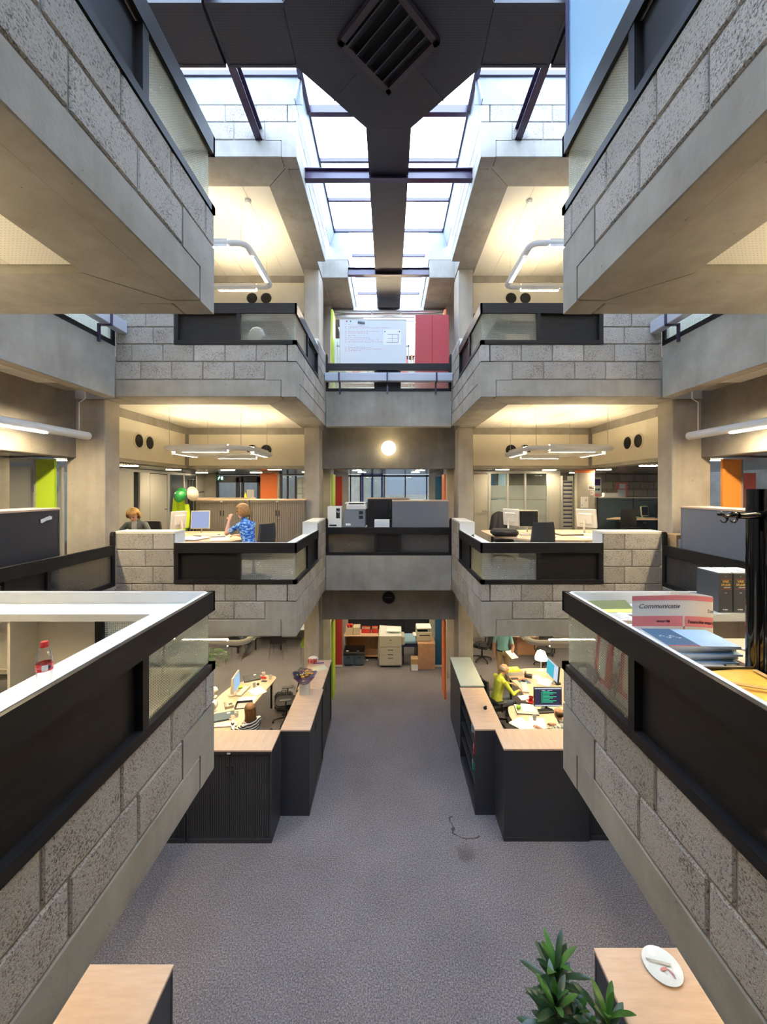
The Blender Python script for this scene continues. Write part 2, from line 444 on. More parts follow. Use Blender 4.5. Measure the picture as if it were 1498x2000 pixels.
# ------------------------------------------------------------------ the building
SIDE = {(-1, 1): 'far_left', (1, 1): 'far_right', (-1, -1): 'near_left', (1, -1): 'near_right'}
FLOORN = {0: 'ground floor', 1: 'first floor', 2: 'second floor', 3: 'roof'}
LVN = {1: 'first_floor', 2: 'second_floor', 3: 'roof'}
def W(sx, sy, u, v, z): return (sx * (A + u), CY + sy * (A + v), z)
_pc = {}
def piece(parent, name, a, b, mat, c=.008):
    """a chamfered block; alike blocks share one mesh"""
    ctr = [(a[i] + b[i]) / 2 for i in range(3)]; h = [round(abs(a[i] - b[i]) / 2, 4) for i in range(3)]
    key = (tuple(h), mat, c)
    if key not in _pc: _pc[key] = MB().cbox([-t for t in h], h, c).mesh(name, mat)
    o = bpy.data.objects.new(name, _pc[key]); C.objects.link(o); o.location = ctr; o.parent = parent
    return o
PE = 2.90                         # platform corner bay ends here, the bridges begin

# ground floor and enclosing shell
g = S(MB().box((-14, -8, -.2), (14, 20, 0)).build('floor', 'carpet'))
for nm, a, b in (('wall_left', (-13.4, -8, 0), (-13, 20, 13)), ('wall_right', (13, -8, 0), (13.4, 20, 13)), ('wall_back', (-14, -8, 0), (14, -7.6, 13))):
    S(MB().box(a, b).build(nm, 'concrete'))

for (sx, sy), side in SIDE.items():
    far = sy > 0
    for k in (1, 2, 3):
        L = LV[k]; bot = L - .70
        P = lambda u, v, z: W(sx, sy, u, v, z)
        wl = struct('wall_%s_%s' % (side, LVN[k]))
        def bx(name, u0, v0, z0, u1, v1, z1, mat, par=wl, c=.008): return piece(par, name, P(u0, v0, z0), P(u1, v1, z1), mat, c)
        # core that carries the joints, recessed
        core = MB()
        zt = bot + .842
        core.box(P(.012, .012, bot + .02), P(.2, PE - .02, zt)).box(P(.012, .012, bot + .02), P(PE - .02, .2, zt))
        if k < 3:
            core.box(P(.012, 1.97, zt), P(.2, PE - .02, L + .95)).box(P(1.97, .012, zt), P(PE - .02, .2, L + .95))
        core.build('mortar_core', 'mortar', wl)
        # precast corner stone, L shaped on both faces
        MB().box(P(0, 0, bot), P(.235, .235, bot + .27)).box(P(0, 0, bot + .27), P(.495, .19, bot + .555)).box(P(0, .19, bot + .27), P(.19, .495, bot + .555)).build('corner_stone', 'concrete', wl)
        for face in (0, 1):
            f = (lambda s0, s1, z0, z1, d=.19: ((0, s0, z0), (d, s1, z1))) if face == 0 else (lambda s0, s1, z0, z1, d=.19: ((s0, 0, z0), (s1, d, z1)))
            def fb(name, s0, s1, z0, z1, mat, d=.19, c=.008):
                (a0, a1, a2), (b0, b1, b2) = f(s0, s1, z0, z1, d); bx(name, a0, a1, a2, b0, b1, b2, mat, wl, c)
            fb('edge_beam', .247, PE, bot, bot + .266, 'concrete')
            blocks = far or face == 0
            if not blocks:
                fb('plain_wall', .5, PE, bot + .27, zt, 'concrete'); continue
            s = .507
            while s < PE - .05:
                e = min(s + .488, PE); fb('block', s, e, bot + .280, bot + .553, 'block', .19, .010); s += .50
            s = .152
            while s < PE - .05:
                e = min(s + .488, PE); fb('block', s, e, bot + .567, bot + .836, 'block', .19, .010); s += .50
            if k < 3:
                z = zt + .006
                for r in range(3):
                    j = 2.42 if r % 2 else 2.30
                    fb('block', 1.965, j - .006, z, z + .262, 'block', .19, .010); fb('block', j + .006, PE, z, z + .262, 'block', .19, .010); z += .274
                fb('coping_stone', 1.945, PE + .02, L + .945, L + .985, 'offwhite', .30, .004)
        bx('block', 0, 0, bot + .567, .14, .14, bot + .836, 'block')
        # ring beams under the slab with the drip groove and mitred corner
        for face in (0, 1):
            q = (lambda a, b: P(a, b, 0)[:2]) if face == 0 else (lambda a, b: P(b, a, 0)[:2])
            MB().prism([q(.19, .197), q(.19, 9), q(.62, 9), q(.62, .627)], bot + .006, bot + .5).build('ring_beam', 'concrete', wl)
        # slab and floor finish
        S(MB().box(P(.2, .2, bot + .08), P(9, 9, L - .012)).build('slab_%s_%s' % (side, LVN[k]), 'concrete'))
        if k < 3: S(MB().box(P(.2, .2, L - .012), P(9, 9, L)).build('floor_%s_%s' % (side, LVN[k]), 'carpet'))
        # ceiling boards of the corner bay
        cl = struct('ceiling_%s_%s' % (side, LVN[k]))
        for i in range(6):
            piece(cl, 'ceiling_board', P(.63 + i * .497, .63, bot + .062), P(.63 + i * .497 + .491, 3.62, bot + .078), 'ceiling_board', .002)
        # duct casing beams towards the central cross with cream panels and round grilles
        zc = LV[k - 1] + 2.23
        bw = struct('trim_casing_%s_%s' % (side, LVN[k]))
        for face in (0, 1):
            def P2(a, b, z): return P(a, b, z) if face == 0 else P(b, a, z)
            MB().box(P2(3.62, .6, bot - .10), P2(3.92, 4.0, bot + .07)).box(P2(3.62, .6, zc - .05), P2(3.92, 4.0, zc + .025)).box(P2(3.64, 3.58, zc), P2(3.80, 3.64, bot)).build('casing_beam', 'concrete', bw)
            MB().box(P2(3.645, .62, zc + .025), P2(3.70, 3.62, bot - .10)).build('cream_panel', 'cream', bw)
        gz = zc + .42
        for face in (0, 1):
            for b in (1.62, 1.98) if face == 1 else (1.75, 2.11):
                nearer = b in (1.62, 1.75)
                gg = thing('vent_grille', 'round air grille, %s of its pair, %s casing, %s bay, %s' % (('outer' if not nearer else 'inner') if face == 1 else ('nearer' if nearer == far else 'farther'), 'side' if face == 0 else 'end', side.replace('_', ' '), FLOORN[k - 1]), 'air grille', group='round air grilles in the duct casings')
                ctr = Vector(P(3.645, b, gz) if face == 0 else P(b, 3.645, gz))
                nrm = Vector((-sx, 0, 0)) if face == 0 else Vector((0, -sy, 0))
                R = nrm.to_track_quat('Z', 'Y').to_matrix().to_4x4(); gg.location = ctr
                MB().lathe([(.165, 0), (.165, .012), (.150, .018), (.138, .018), (.134, .006)], 24, M=R, caps=False).build('rim', 'cream', gg, 40)
                MB().lathe([(.136, .002), (.136, .004)], 24, M=R).build('backing', 'painted_dark', gg)
                sl = MB()
                for i in range(9):
                    yy = -.112 + i * .028; hw = math.sqrt(max(0, .134 ** 2 - yy * yy))
                    sl.box((-hw, yy - .004, .004), (hw, yy + .004, .014), M=R)
                sl.build('louvres', 'dark_metal', gg)
        # columns, storey below this slab
        cs = struct('column_%s_%s' % (side, ('ground_floor', 'first_floor', 'second_floor')[k - 1]))
        zb = LV[k - 1]
        for face in (0, 1):
            for c0 in (3.22, 5.14):
                a, b = ((.21, c0), (.57, c0 + .64)) if face == 0 else ((c0, .21), (c0 + .64, .57))
                piece(cs, 'column', P(*a, zb), P(*b, bot + .01), 'column_concrete', .012)
        # lowered metal ceiling over the central cross
        if k < 3:
            MBl = MB().box(P(3.92, .57, zc - .02), P(9, 9, zc)).box(P(.57, 3.92, zc - .02), P(3.92, 9, zc))
            S(MBl.build('ceiling_metal_%s_%s' % (side, LVN[k]), 'metal_ceiling'))
            S(MB().box(P(3.92, .2, zc), P(4.0, 9, bot + .1)).box(P(.2, 3.92, zc), P(9, 4.0, bot + .1)).build('wall_casing_%s_%s' % (side, LVN[k]), 'dark_concrete'))

# bridges at the middle thirds, with their edge beams
def bridge(name, axis, sgn, k, up=True):
    """axis Y: across the Y street beyond/before the crossing; axis X: across the X street"""
    L = LV[k]; bot = L - .72
    c0 = A + PE; c1 = A + 6.1
    def P(a, b, z): return (a, CY + sgn * b, z) if axis == 'Y' else (sgn * b, CY + a, z)
    o = struct('wall_bridge_%s_%s' % (name, LVN[k]))
    MB().cbox(P(-A + .004, c0, bot), P(A - .004, c0 + .18, L + .11), .012).build('edge_beam', 'concrete', o)
    MB().box(P(-A, c0 + .18, bot + .12), P(A, c1, L - .012)).build('bridge_slab', 'concrete', o)
    MB().box(P(-A, c0 + .18, L - .012), P(A, c1, L)).build('bridge_floor', 'carpet', o)
    for i in range(3):
        MB().box(P(-A + .55 + i * .64, c0 + .2, bot + .108), P(-A + .55 + i * .64 + .625, c0 + .95, bot + .118)).build('ceiling_board', 'ceiling_board', o)
    # concrete cross beam between the columns
    zc = LV[k - 1] + 2.23
    MB().cbox(P(-1.72, A + 3.70, zc - .05), P(1.72, A + 3.9, bot + .2), .012).build('cross_beam', 'dark_concrete', o)
    MB().box(P(-A, A + 3.9, zc - .03), P(A, c1 + 1.5, zc)).build('metal_ceiling', 'metal_ceiling', o)
    return o
for k in (1, 2):
    bridge('far', 'Y', 1, k); bridge('near', 'Y', -1, k); bridge('left', 'X', -1, k); bridge('right', 'X', 1, k)

# ------------------------------------------------------------------ parapets of the corner bays
def parapet(sx, sy, k, label):
    L = LV[k]; P = lambda u, v, z: W(sx, sy, u, v, z)
    t = thing('parapet', label, 'parapet')
    cap = MB().box(P(-.006, -.006, L + .637), P(.024, 1.96, L + .80)).box(P(-.006, -.006, L + .637), P(1.96, .024, L + .80)); cap.build('cap_board', 'black_wood', t)
    ln = MB().box(P(.024, .024, L + .69), P(.05, 1.96, L + .803)).box(P(.024, .024, L + .69), P(1.96, .05, L + .803)); ln.build('cap_lining', 'white_lacquer', t)
    MB().box(P(.045, .045, L + .655), P(.335, 1.955, L + .71)).box(P(.335, .045, L + .655), P(1.955, .335, L + .71)).build('ledge', 'white_lacquer', t)
    MB().box(P(1.955, .02, L + .655), P(1.975, .33, L + .975)).build('end_board', 'white_lacquer', t); MB().box(P(.02, 1.955, L + .655), P(.33, 1.975, L + .975)).build('end_board', 'white_lacquer', t)
    MB().box(P(-.008, -.008, L + .142), P(.06, 1.96, L + .205)).box(P(-.008, -.008, L + .142), P(1.96, .06, L + .205)).build('bottom_rail', 'black_wood', t)
    for face in (0, 1):
        Q = (lambda a, s, z: P(a, s, z)) if face == 0 else (lambda a, s, z: P(s, a, z))
        MB().box(Q(.032, .034, L + .2), Q(.040, .91, L + .66)).build('glass_pane', 'ribbed_glass', t)
        MB().box(Q(0, .90, L + .2), Q(.075, .96, L + .64)).build('post', 'black_wood', t)
        MB().box(Q(0, 1.90, L + .2), Q(.075, 1.96, L + .64)).build('post', 'black_wood', t)
        MB().box(Q(.050, .955, L + .2), Q(.066, 1.905, L + .645)).build('panel', 'black_wood', t)
        MB().box(Q(.066, .955, L + .03), Q(.08, 1.96, L + .655)).build('inner_lining', 'cream', t)
        MB().box(Q(.06, .06, L + .0), Q(.10, 1.96, L + .18)).build('skirting', 'cream', t)
        MB().box(Q(.08, 1.42, L + .0), Q(.32, 1.44, L + .655)).build('ledge_bracket', 'cream', t)
    return t
PARA = {}
for (sx, sy), side in SIDE.items():
    for k in (1, 2):
        PARA[(sx, sy, k)] = parapet(sx, sy, k, 'black timber parapet with ribbed corner glass and white inner ledge, %s bay, %s' % (side.replace('_', ' '), FLOORN[k]))
        PARA[(sx, sy, k)]['group'] = 'corner parapets around the void'

# a taller glazed screen stands on the near right second-floor parapet
t = thing('glass_screen', 'tall blue-tinted glass screen standing on the near right second-floor parapet', 'glass screen')
MB().box((1.495, 3.27, LV[2] + .8035), (1.53, 3.31, LV[2] + 2.9)).box((1.495, 1.40, LV[2] + .8035), (1.53, 3.27, LV[2] + .8185)).build('frame', 'purple_frame', t)
MB().box((1.508, 1.40, LV[2] + .8185), (1.516, 3.27, LV[2] + 2.9)).build('pane', 'blue_glass', t)

def bridge_parapet(name, axis, sgn, k, label):
    L = LV[k]; c0 = A + PE
    def P(a, b, z): return (a, CY + sgn * b, z) if axis == 'Y' else (sgn * b, CY + a, z)
    t = thing('parapet', label, 'parapet', group='parapets of the bridges')
    MB().box(P(-A + .006, c0 + .0, L + .605), P(A - .006, c0 + .05, L + .765)).build('cap_board', 'black_wood', t)
    MB().box(P(-A + .006, c0 + .0, L + .11), P(A - .006, c0 + .06, L + .178)).build('bottom_rail', 'black_wood', t)
    for a, b in ((-A + .006, -A + .07), (-.335, -.28), (.23, .285), (A - .07, A - .006)):
        e = .22 if abs(a) > 1.2 or abs(b) > 1.4 else 0
        mb = MB().box(P(a, c0 + .0, L + .17), P(b, c0 + .07, L + .61)); mb.build('post', 'black_wood', t)
        if e: MB().prism([(0, 0), (.05, 0), (.05, .16), (.035, .21), (.01, .22), (0, .22)], -.03, .03, M=(T(P(a if a < 0 else b, c0 + .025, L + .76)) @ (Matrix.Identity(4) if axis == 'Y' else Rz(PI / 2)) @ (Matrix.Scale(-1, 4, (1, 0, 0)) if a > 0 else Matrix.Identity(4)) @ Rx(PI / 2))).build('end_cheek', 'black_wood', t)
    for a, b in ((-A + .07, -.335), (.285, A - .07)):
        MB().box(P(a, c0 + .03, L + .17), P(b, c0 + .038, L + .61)).build('glass_pane', 'smoked_glass' if k == 1 else 'ribbed_glass', t)
    MB().box(P(-.28, c0 + .04, L + .17), P(.23, c0 + .055, L + .61)).build('panel', 'black_wood', t)
    return t
for nm, ax, sg in (('far', 'Y', 1), ('left', 'X', -1), ('right', 'X', 1), ('near', 'Y', -1)):
    for k in (1, 2):
        if nm == 'near' and k == 2: continue
        bridge_parapet(nm, ax, sg, k, {'far': 'black parapet with two glass panes across the far bridge, %s', 'left': 'black parapet with glass panes along the left bridge, %s', 'right': 'black parapet with glass panes along the right bridge, %s', 'near': 'black parapet of the bridge the viewer stands on, %s'}[nm] % FLOORN[k])
# metal light troughs in front of the second-floor bridges
for nm, ax, sg in (('far', 'Y', 1), ('left', 'X', -1), ('right', 'X', 1)):
    def P(a, b, z): return (a, CY + sg * b, z) if ax == 'Y' else (sg * b, CY + a, z)
    L = LV[2]; c0 = A + PE
    t = thing('light_trough', 'pale grey metal light trough bracketed in front of the %s second-floor bridge' % nm, 'light trough', group='metal light troughs')
    MB().cbox(P(-A + .01, c0 - .20, L + .30), P(A - .01, c0 - .06, L + .49), .01).build('trough', 'grey_trough', t)
    for a in (-1.14, -.03, 1.10):
        MB().box(P(a - .02, c0 - .215, L + .29), P(a + .02, c0 - .20, L + .49)).box(P(a - .02, c0 - .20, L + .28), P(a + .02, c0, L + .31)).box(P(a - .02, c0 - .03, L + .04), P(a + .02, c0, L + .30)).build('bracket', 'steel_purple', t)

# ------------------------------------------------------------------ roof lights
EZ, EX = 12.10, 1.38
rl = struct('window_1')                          # glazing over the street that runs away from the viewer
rx = struct('window_2')                          # glazing over the cross street
def bar(par, a, b, wd=.05, h=.07, mat='steel_purple'):
    a, b = Vector(a), Vector(b); d = b - a; L = d.length
    q = d.to_track_quat('X', 'Z').to_matrix().to_4x4()
    MB().box((0, -wd / 2, -h), (L, wd / 2, 0.0), M=T(a) @ q).build('glazing_bar', mat, par)
def street(par, cross):
    def V(a, b, z=EZ): return Vector((a, CY + b, z)) if not cross else Vector((b, CY + a, z))
    for sgn in (-1, 1):
        n_ = 8
        stops = [EX, EX + .58] + [EX + .58 + 1.06 * (i + 1) for i in range(n_)] if not cross else [EX + 2.1 * i for i in range(6)]
        for s in (-1, 1):
            for i in range(len(stops) - 1):
                MB().box(V(s * EX, sgn * stops[i]), V(s * .02, sgn * stops[i + 1], EZ + .012)).build('glass_pane', 'roof_glass', par)
                bar(par, V(s * EX, sgn * stops[i + 1]), V(s * .02, sgn * stops[i + 1]), .05 if i else .09, .07 if i else .13)
            bar(par, V(s * EX, sgn * EX), V(s * EX, sgn * stops[-1]), .05, .08)
            if not cross: MB().box(V(s * EX, 0), V(s * .02, sgn * EX, EZ + .012)).build('glass_pane', 'roof_glass', par)
            if not cross: bar(par, V(s * EX, 0), V(s * EX, sgn * (EX + .58)), .09, .12)
        if not cross: bar(par, V(0, 0), V(0, sgn * stops[-1]), .05, .08)
street(rl, False); street(rx, True)
# upstand linings from the block walls to the glazing
fl = struct('trim_1')
for (sx, sy), side in SIDE.items():
    zt = LV[3] - .70 + .84
    for face in (0, 1):
        a0 = A - EX
        q = [(-.0, zt), (.012, zt), (-a0 + .02, EZ + .02), (-a0, EZ - .05)]
        def V(d, s, z): return Vector(W(sx, sy, d, s, z)) if face == 0 else Vector(W(sx, sy, s, d, z))
        vs = []
        for s in (0.0, 10.5):
            for d, z in q: vs.append(V(d, s - (a0 if s == 0 else 0), z))
        MB().add(vs, [(0, 1, 2, 3), (4, 5, 6, 7), (0, 1, 5, 4), (1, 2, 6, 5), (2, 3, 7, 6), (3, 0, 4, 7)]).build('flashing_board', 'zinc', fl)
    S(MB().box(W(sx, sy, .19, .19, zt - .1), W(sx, sy, 9.1, 9.1, zt)).build('roof_deck', 'zinc'))
# narrower opening above the far bridge
nr = struct('ceiling_far_bridge')
for s in (-1, 1):
    MB().cbox((s * 1.04, 9.95, LV[3] - .66), (s * (A + .205), 13.0, LV[3] - .2), .01).build('roof_beam_slab', 'concrete', nr)
    MB().box((s * 1.02, 9.95, LV[3] - .2), (s * (A + .205), 13.0, LV[3] + .6)).build('upstand', 'zinc', nr)

# perforated air duct at the crossing
t = thing('air_duct', 'dark perforated metal air duct with octagonal hub hanging under the skylight', 'air duct')
DZ = 5.53 + EYE
h1, h2 = .345, 1.20
oct_ = [(h1, h2), (h2, h1), (h2, -h1), (h1, -h2), (-h1, -h2), (-h2, -h1), (-h2, h1), (-h1, h2)]
MB().prism([(x, CY + y) for x, y in oct_], DZ, DZ + .32, 0).build('hub', 'duct_sheet', t)
MB().prism([(x * 1.008, CY + y * 1.008) for x, y in oct_], DZ + .02, DZ + .30).build('hub_rim', 'duct_edge', t)
for a in (-PI / 4, PI / 4):
    MB().box((-1.1, -.012, -.004), (-.62, .012, .0), M=T(0, CY, DZ) @ Rz(a)).box((.62, -.012, -.004), (1.1, .012, .0), M=T(0, CY, DZ) @ Rz(a)).build('seam_strip', 'duct_edge', t)
def arm(axis, sgn, s0, s1, first):
    def P(a, b, z): return (a, CY + sgn * b, z) if axis == 'Y' else (sgn * b, CY + a, z)
    MB().box(P(-.325, s0 + .01, DZ + .006), P(.325, s1 - .01, DZ + .30)).build('arm', 'duct_sheet', t)
    MB().box(P(-.345, s0, DZ + .0), P(-.305, s1, DZ + .30)).box(P(.305, s0, DZ + .0), P(.345, s1, DZ + .30)).box(P(-.33, s1 - .03, DZ + .001), P(.33, s1, DZ + .2)).build('arm_edge', 'duct_edge', t)
for axis, sgn in (('Y', 1), ('Y', -1), ('X', 1), ('X', -1)):
    arm(axis, sgn, h2, 2.10, 1); arm(axis, sgn, 2.13, 5.28, 0); arm(axis, sgn, 5.31, 8.6, 0)
MB().prism([(.60, CY), (0, CY + .60), (-.60, CY), (0, CY - .60)], DZ - .012, DZ + .02).build('louvre_backing', 'painted_dark', t)
R45 = T(0, CY, DZ) @ Rz(PI / 4)
fr = MB()
for a, b in (((-.445, -.445), (.445, -.375)), ((-.445, .375), (.445, .445)), ((-.445, -.445), (-.375, .445)), ((.375, -.445), (.445, .445))):
    fr.box((a[0], a[1], -.075), (b[0], b[1], -.01), M=R45)
fr.build('louvre_frame', 'duct_frame', t)
for i in range(5):
    yy = -.30 + i * .15
    MB().box((-.06, -.375, -.006), (.06, .375, .006), M=R45 @ T(yy, 0, -.045) @ Ry(math.radians(-40))).build('louvre_slat', 'duct_sheet', t)
# purple steel roof beams
def ibeam(a, b, axis, label):
    t = thing('steel_beam', label, 'steel beam', group='purple steel roof beams'); a = Vector(a); b = Vector(b)
    L = (b - a).length; R = T(a) @ (Rz(PI / 2) if axis == 'Y' else Matrix.Identity(4))
    MB().box((0, -.055, 0), (L, .055, .012), M=R).box((0, -.055, .178), (L, .055, .19), M=R).box((0, -.005, .012), (L, .005, .178), M=R).build('section', 'steel_purple', t)
BZ = EYE + 5.60
ibeam((-2.08, 3.28, BZ), (-2.08, 6.30, BZ), 'Y', 'purple steel beam spanning the cross street beneath the left duct arm')
ibeam((2.08, 3.28, BZ), (2.08, 6.30, BZ), 'Y', 'purple steel beam spanning the cross street beneath the right duct arm')
ibeam((-1.48, 6.95, BZ - .13), (1.48, 6.95, BZ - .13), 'X', 'purple steel beam under the skylight just beyond the duct hub')
ibeam((-1.48, 10.05, BZ - .13), (1.48, 10.05, BZ - .13), 'X', 'purple steel beam under the skylight at the far bridge')
for x, y in ():
    pass

# ------------------------------------------------------------------ far end: glazed screen towards the next atrium
for k in (0, 1):
    L = LV[k]; z1 = L + 2.2
    wd = struct('window_%d' % (3 + k))
    xs = (-1.42, -1.05, -.16, .62, 1.42)
    for x in xs: MB().box((x - .022, 14.55, L), (x + .022, 14.65, z1)).build('mullion', 'door_dark', wd)
    for z in (L + .9, z1 - .05): MB().box((-1.5, 14.55, z - .03), (1.5, 14.65, z + .03)).build('transom', 'door_dark', wd)
    for i in range(4):
        MB().box((xs[i] + .022, 14.595, L + .93), (xs[i + 1] - .022, 14.603, z1 - .08)).build('glass_pane', 'clear_glass', wd)
        MB().box((xs[i] + .022, 14.59, L + .02), (xs[i + 1] - .022, 14.61, L + .87)).build('lower_panel', 'door_dark', wd)
for s, nm in ((-1, 'left'), (1, 'right')):
    # side walls of the far bays and the next atrium
    ew = MB().box((s * 1.5, 14.5, 0), (s * 13, 14.7, 3.845)).box((s * 1.5, 14.5, 6.02), (s * 13, 14.7, 12))
    if s < 0: ew.box((-13, 14.5, 3.845), (-6.4, 14.7, 6.02)).box((-4.7, 14.5, 3.845), (-4.0, 14.7, 6.02)).box((-2.9, 14.5, 3.845), (-1.5, 14.7, 6.02))
    else: ew.box((1.5, 14.5, 3.845), (13, 14.7, 6.02))
    S(ew.build('wall_end_' + nm, 'concrete'))
    aw = struct('wall_atrium_' + nm)
    for r in range(10):
        for c in range(6):
            piece(aw, 'block', (s * 1.95, 14.8 + c * .5 + (.25 if r % 2 else 0), 3.9 + r * .277), (s * 2.15, 14.8 + c * .5 + .488 + (.25 if r % 2 else 0), 3.9 + r * .277 + .265), 'block', .008)
    MB().box((s * 1.97, 14.7, 0), (s * 2.3, 18.5, 12)).build('mortar_core', 'mortar', aw)
S(MB().box((-13, 18.4, 0), (13, 18.6, 3.9)).box((-13, 18.4, 7.0), (13, 18.6, 12.2)).box((-13, 18.4, 3.9), (-2.2, 18.6, 7.0)).box((2.2, 18.4, 3.9), (13, 18.6, 7.0)).build('wall_far_end', 'column_concrete'))
S(MB().box((-2, 18.2, 3.9), (2, 18.4, 4.9)).box((-.1, 18.2, 5.25), (2, 18.4, 6.2)).build('wall_far_end_parapet', 'white_lacquer'))
S(MB().box((-4, 19.9, 0), (4, 20, 8)).build('wall_far_room', 'column_concrete'))
S(MB().box((-2.2, 14.7, 3.6), (2.2, 18.4, 3.845)).build('floor_next_atrium', 'office_grey'))
# ------------------------------------------------------------------ luminaires
def ring_lamp(x0, x1, y0, y1, z, ztop, label, group='white tubular ring lamps'):
    t = thing('ring_lamp', label, 'lamp', group=group); r = .16; pts = []
    for cx, cy, a0 in ((x1 - r, y1 - r, 0), (x0 + r, y1 - r, PI / 2), (x0 + r, y0 + r, PI), (x1 - r, y0 + r, 1.5 * PI)):
        for i in range(6): pts.append((cx + r * math.cos(a0 + i * PI / 10), cy + r * math.sin(a0 + i * PI / 10), z))
    MB().tube(pts, .062, 12, closed=True, sq=(.8, 1)).build('tube_frame', 'white_plastic', t, 60)
    g = .34
    for (ax, ay), (bx, by) in (((x0 + g, y0), (x1 - g, y0)), ((x0 + g, y1), (x1 - g, y1)), ((x0, y0 + g), (x0, y1 - g)), ((x1, y0 + g), (x1, y1 - g))):
        dx = .022 if ay != by else 0; dy = .022 if ay == by else 0
        MB().box((ax - dx, ay - dy, z - .0525), (bx + dx, by + dy, z - .046)).build('lamp_strip', 'lamp_tube', t)
        rl_ = MB()
        for sg in (-1, 1):
            ox, oy = sg * (.036 if dx else 0), sg * (.036 if dy else 0); ex, ey = (.004 if dx else 0), (.004 if dy else 0)
            rl_.box((ax + ox - ex, ay + oy - ey, z - .085), (bx + ox + ex, by + oy + ey, z - .03)).box((ax + ox - ex, ay + oy - ey, z + .03), (bx + ox + ex, by + oy + ey, z + .065))
        nf_ = int(max(abs(bx - ax), abs(by - ay)) / .06)
        for i_ in range(nf_ + 1):
            fx, fy = ax + (bx - ax) * i_ / nf_, ay + (by - ay) * i_ / nf_
            rl_.box((fx - (.034 if dx else .002), fy - (.034 if dy else .002), z - .082), (fx + (.034 if dx else .002), fy + (.034 if dy else .002), z - .056))
        rl_.build('louvre', 'white_plastic', t)
        MB().box((ax - dx, ay - dy, z + .046), (bx + dx, by + dy, z + .0525)).build('uplight_strip', 'uplight_tube', t)
    for px, py in ((x0 + .1, y0 + .02), (x1 - .1, y0 + .02), (x0 + .1, y1 - .02), (x1 - .1, y1 - .02)):
        MB().tube([(px, py, z + .04), (px, py, ztop)], .004, 5).build('suspension_wire', 'chrome', t)
    return t
for (sx, sy), side in SIDE.items():
    for k in (0, 1, 2):
        xs = sorted((sx * (A + 1.2), sx * (A + 2.75))); ys = sorted((CY + sy * (A + 1.08), CY + sy * (A + 2.68)))
        ring_lamp(xs[0], xs[1], ys[0], ys[1], LV[k] + (2.44 if k else 2.62), LV[k + 1] - .70 + .07, 'white tubular ring lamp hanging in the %s bay, %s' % (side.replace('_', ' '), FLOORN[k]))
# straight tubes on the side bridges
for s, nm in ((-1, 'left'), (1, 'right')):
    t = thing('tube_lamp', 'long white tube lamp hanging over the %s bridge, first floor' % nm, 'lamp', group='tube lamps over the side bridges')
    x = s * 4.86; z = EYE + .855
    MB().tube([(x, 6.36, z), (x, 6.33, z), (x, 2.9, z), (x, 2.87, z)], [.04, .065, .065, .04], 14).build('tube_body', 'white_plastic', t, 50)
    MB().box((x - .03, 3.1, z - .068), (x + .03, 5.55, z - .058)).build('lamp_strip', 'lamp_tube', t)
    MB().tube([(x, 6.15, z + .06), (x, 6.15, z + .50), (x - s * .12, 6.12, z + .56), (x - s * .12, 6.12, z + .72)], .008, 6).build('hanger_pipe', 'white_plastic', t)
# recessed lamps in the metal ceilings
ORD = ['nearest', 'second nearest', 'third nearest', 'fourth nearest', 'fifth nearest', 'sixth nearest', 'seventh nearest', 'eighth nearest', 'ninth nearest', 'tenth nearest', 'farthest']
for k in (0, 1):
    for s, nm in ((-1, 'left'), (1, 'right')):
        pts = [(6.1, 7.4), (8.2, 6.9), (6.1, 9.2), (7.6, 10.4), (3.2, 11.0), (6.1, 11.1), (4.6, 11.2), (2.6, 12.6), (4.4, 13.0), (6.3, 13.2)]
        pts.sort(key=lambda c: c[0] ** 2 + c[1] ** 2)
        for i, (x, y) in enumerate(pts):
            x *= s; z = LV[k] + 2.208
            t = thing('recessed_lamp', 'recessed lamp in the metal ceiling, %s right side of the %s' % (ORD[i], FLOORN[k]) if s > 0 else 'recessed lamp in the metal ceiling, %s left side of the %s' % (ORD[i], FLOORN[k]), 'ceiling lamp', (x, y, z), 0, 'recessed lamps in the metal ceilings')
            MB().box((-.17, -.07, -.006), (.17, .07, .004)).build('diffuser', 'downlight', t); MB().box((-.18, -.08, -.004), (.18, -.07, .004)).box((-.18, .07, -.004), (.18, .08, .004)).build('trim', 'silver', t)
    for x, y, nm in ((-.9, 11.2, 'near left'), (.9, 11.2, 'near right'), (-.85, 12.4, 'far left'), (.85, 12.4, 'far right')):
        t = thing('recessed_lamp', 'recessed lamp beyond the far bridge, %s of four, %s' % (nm, FLOORN[k]), 'ceiling lamp', (x, y, LV[k] + 2.197), 0, 'recessed lamps in the metal ceilings')
        MB().box((-.12, -.06, -.005), (.12, .06, .004)).build('diffuser', 'downlight', t); MB().box((-.13, -.07, -.003), (.13, -.06, .004)).box((-.13, .06, -.003), (.13, .07, .004)).build('trim', 'silver', t)
# glowing globe on the far cross beam
t = thing('globe_lamp', 'round glowing globe lamp on the dark concrete beam under the far bridge', 'lamp', (0, 9.98, EYE + 1.02))
MB().ball((0, -.19, 0), .18, 24, 14).build('globe', 'globe_glow', t, 60)
MB().lathe([(.07, 0), (.07, .05), (.05, .06)], 16, M=Rx(PI / 2)).build('wall_mount', 'white_plastic', t, 40)
t = thing('beam_opening', 'dark round opening in the concrete beam above the ground-floor passage', 'vent', at(759, 1167, 9.98))
MB().lathe([(.165, 0), (.165, .012), (.15, .012), (.15, .004)], 24, M=Rx(PI / 2)).build('rim', 'dark_metal', t, 40)
MB().lathe([(.15, .002), (.15, .006)], 24, M=Rx(PI / 2)).build('void', 'painted_dark', t)  # flat black disc paints the dark of the hole; the beam is uncut
MB().box((-.10, -.016, -.01), (.10, -.006, .01)).build('cross_bar', 'dark_metal', t)
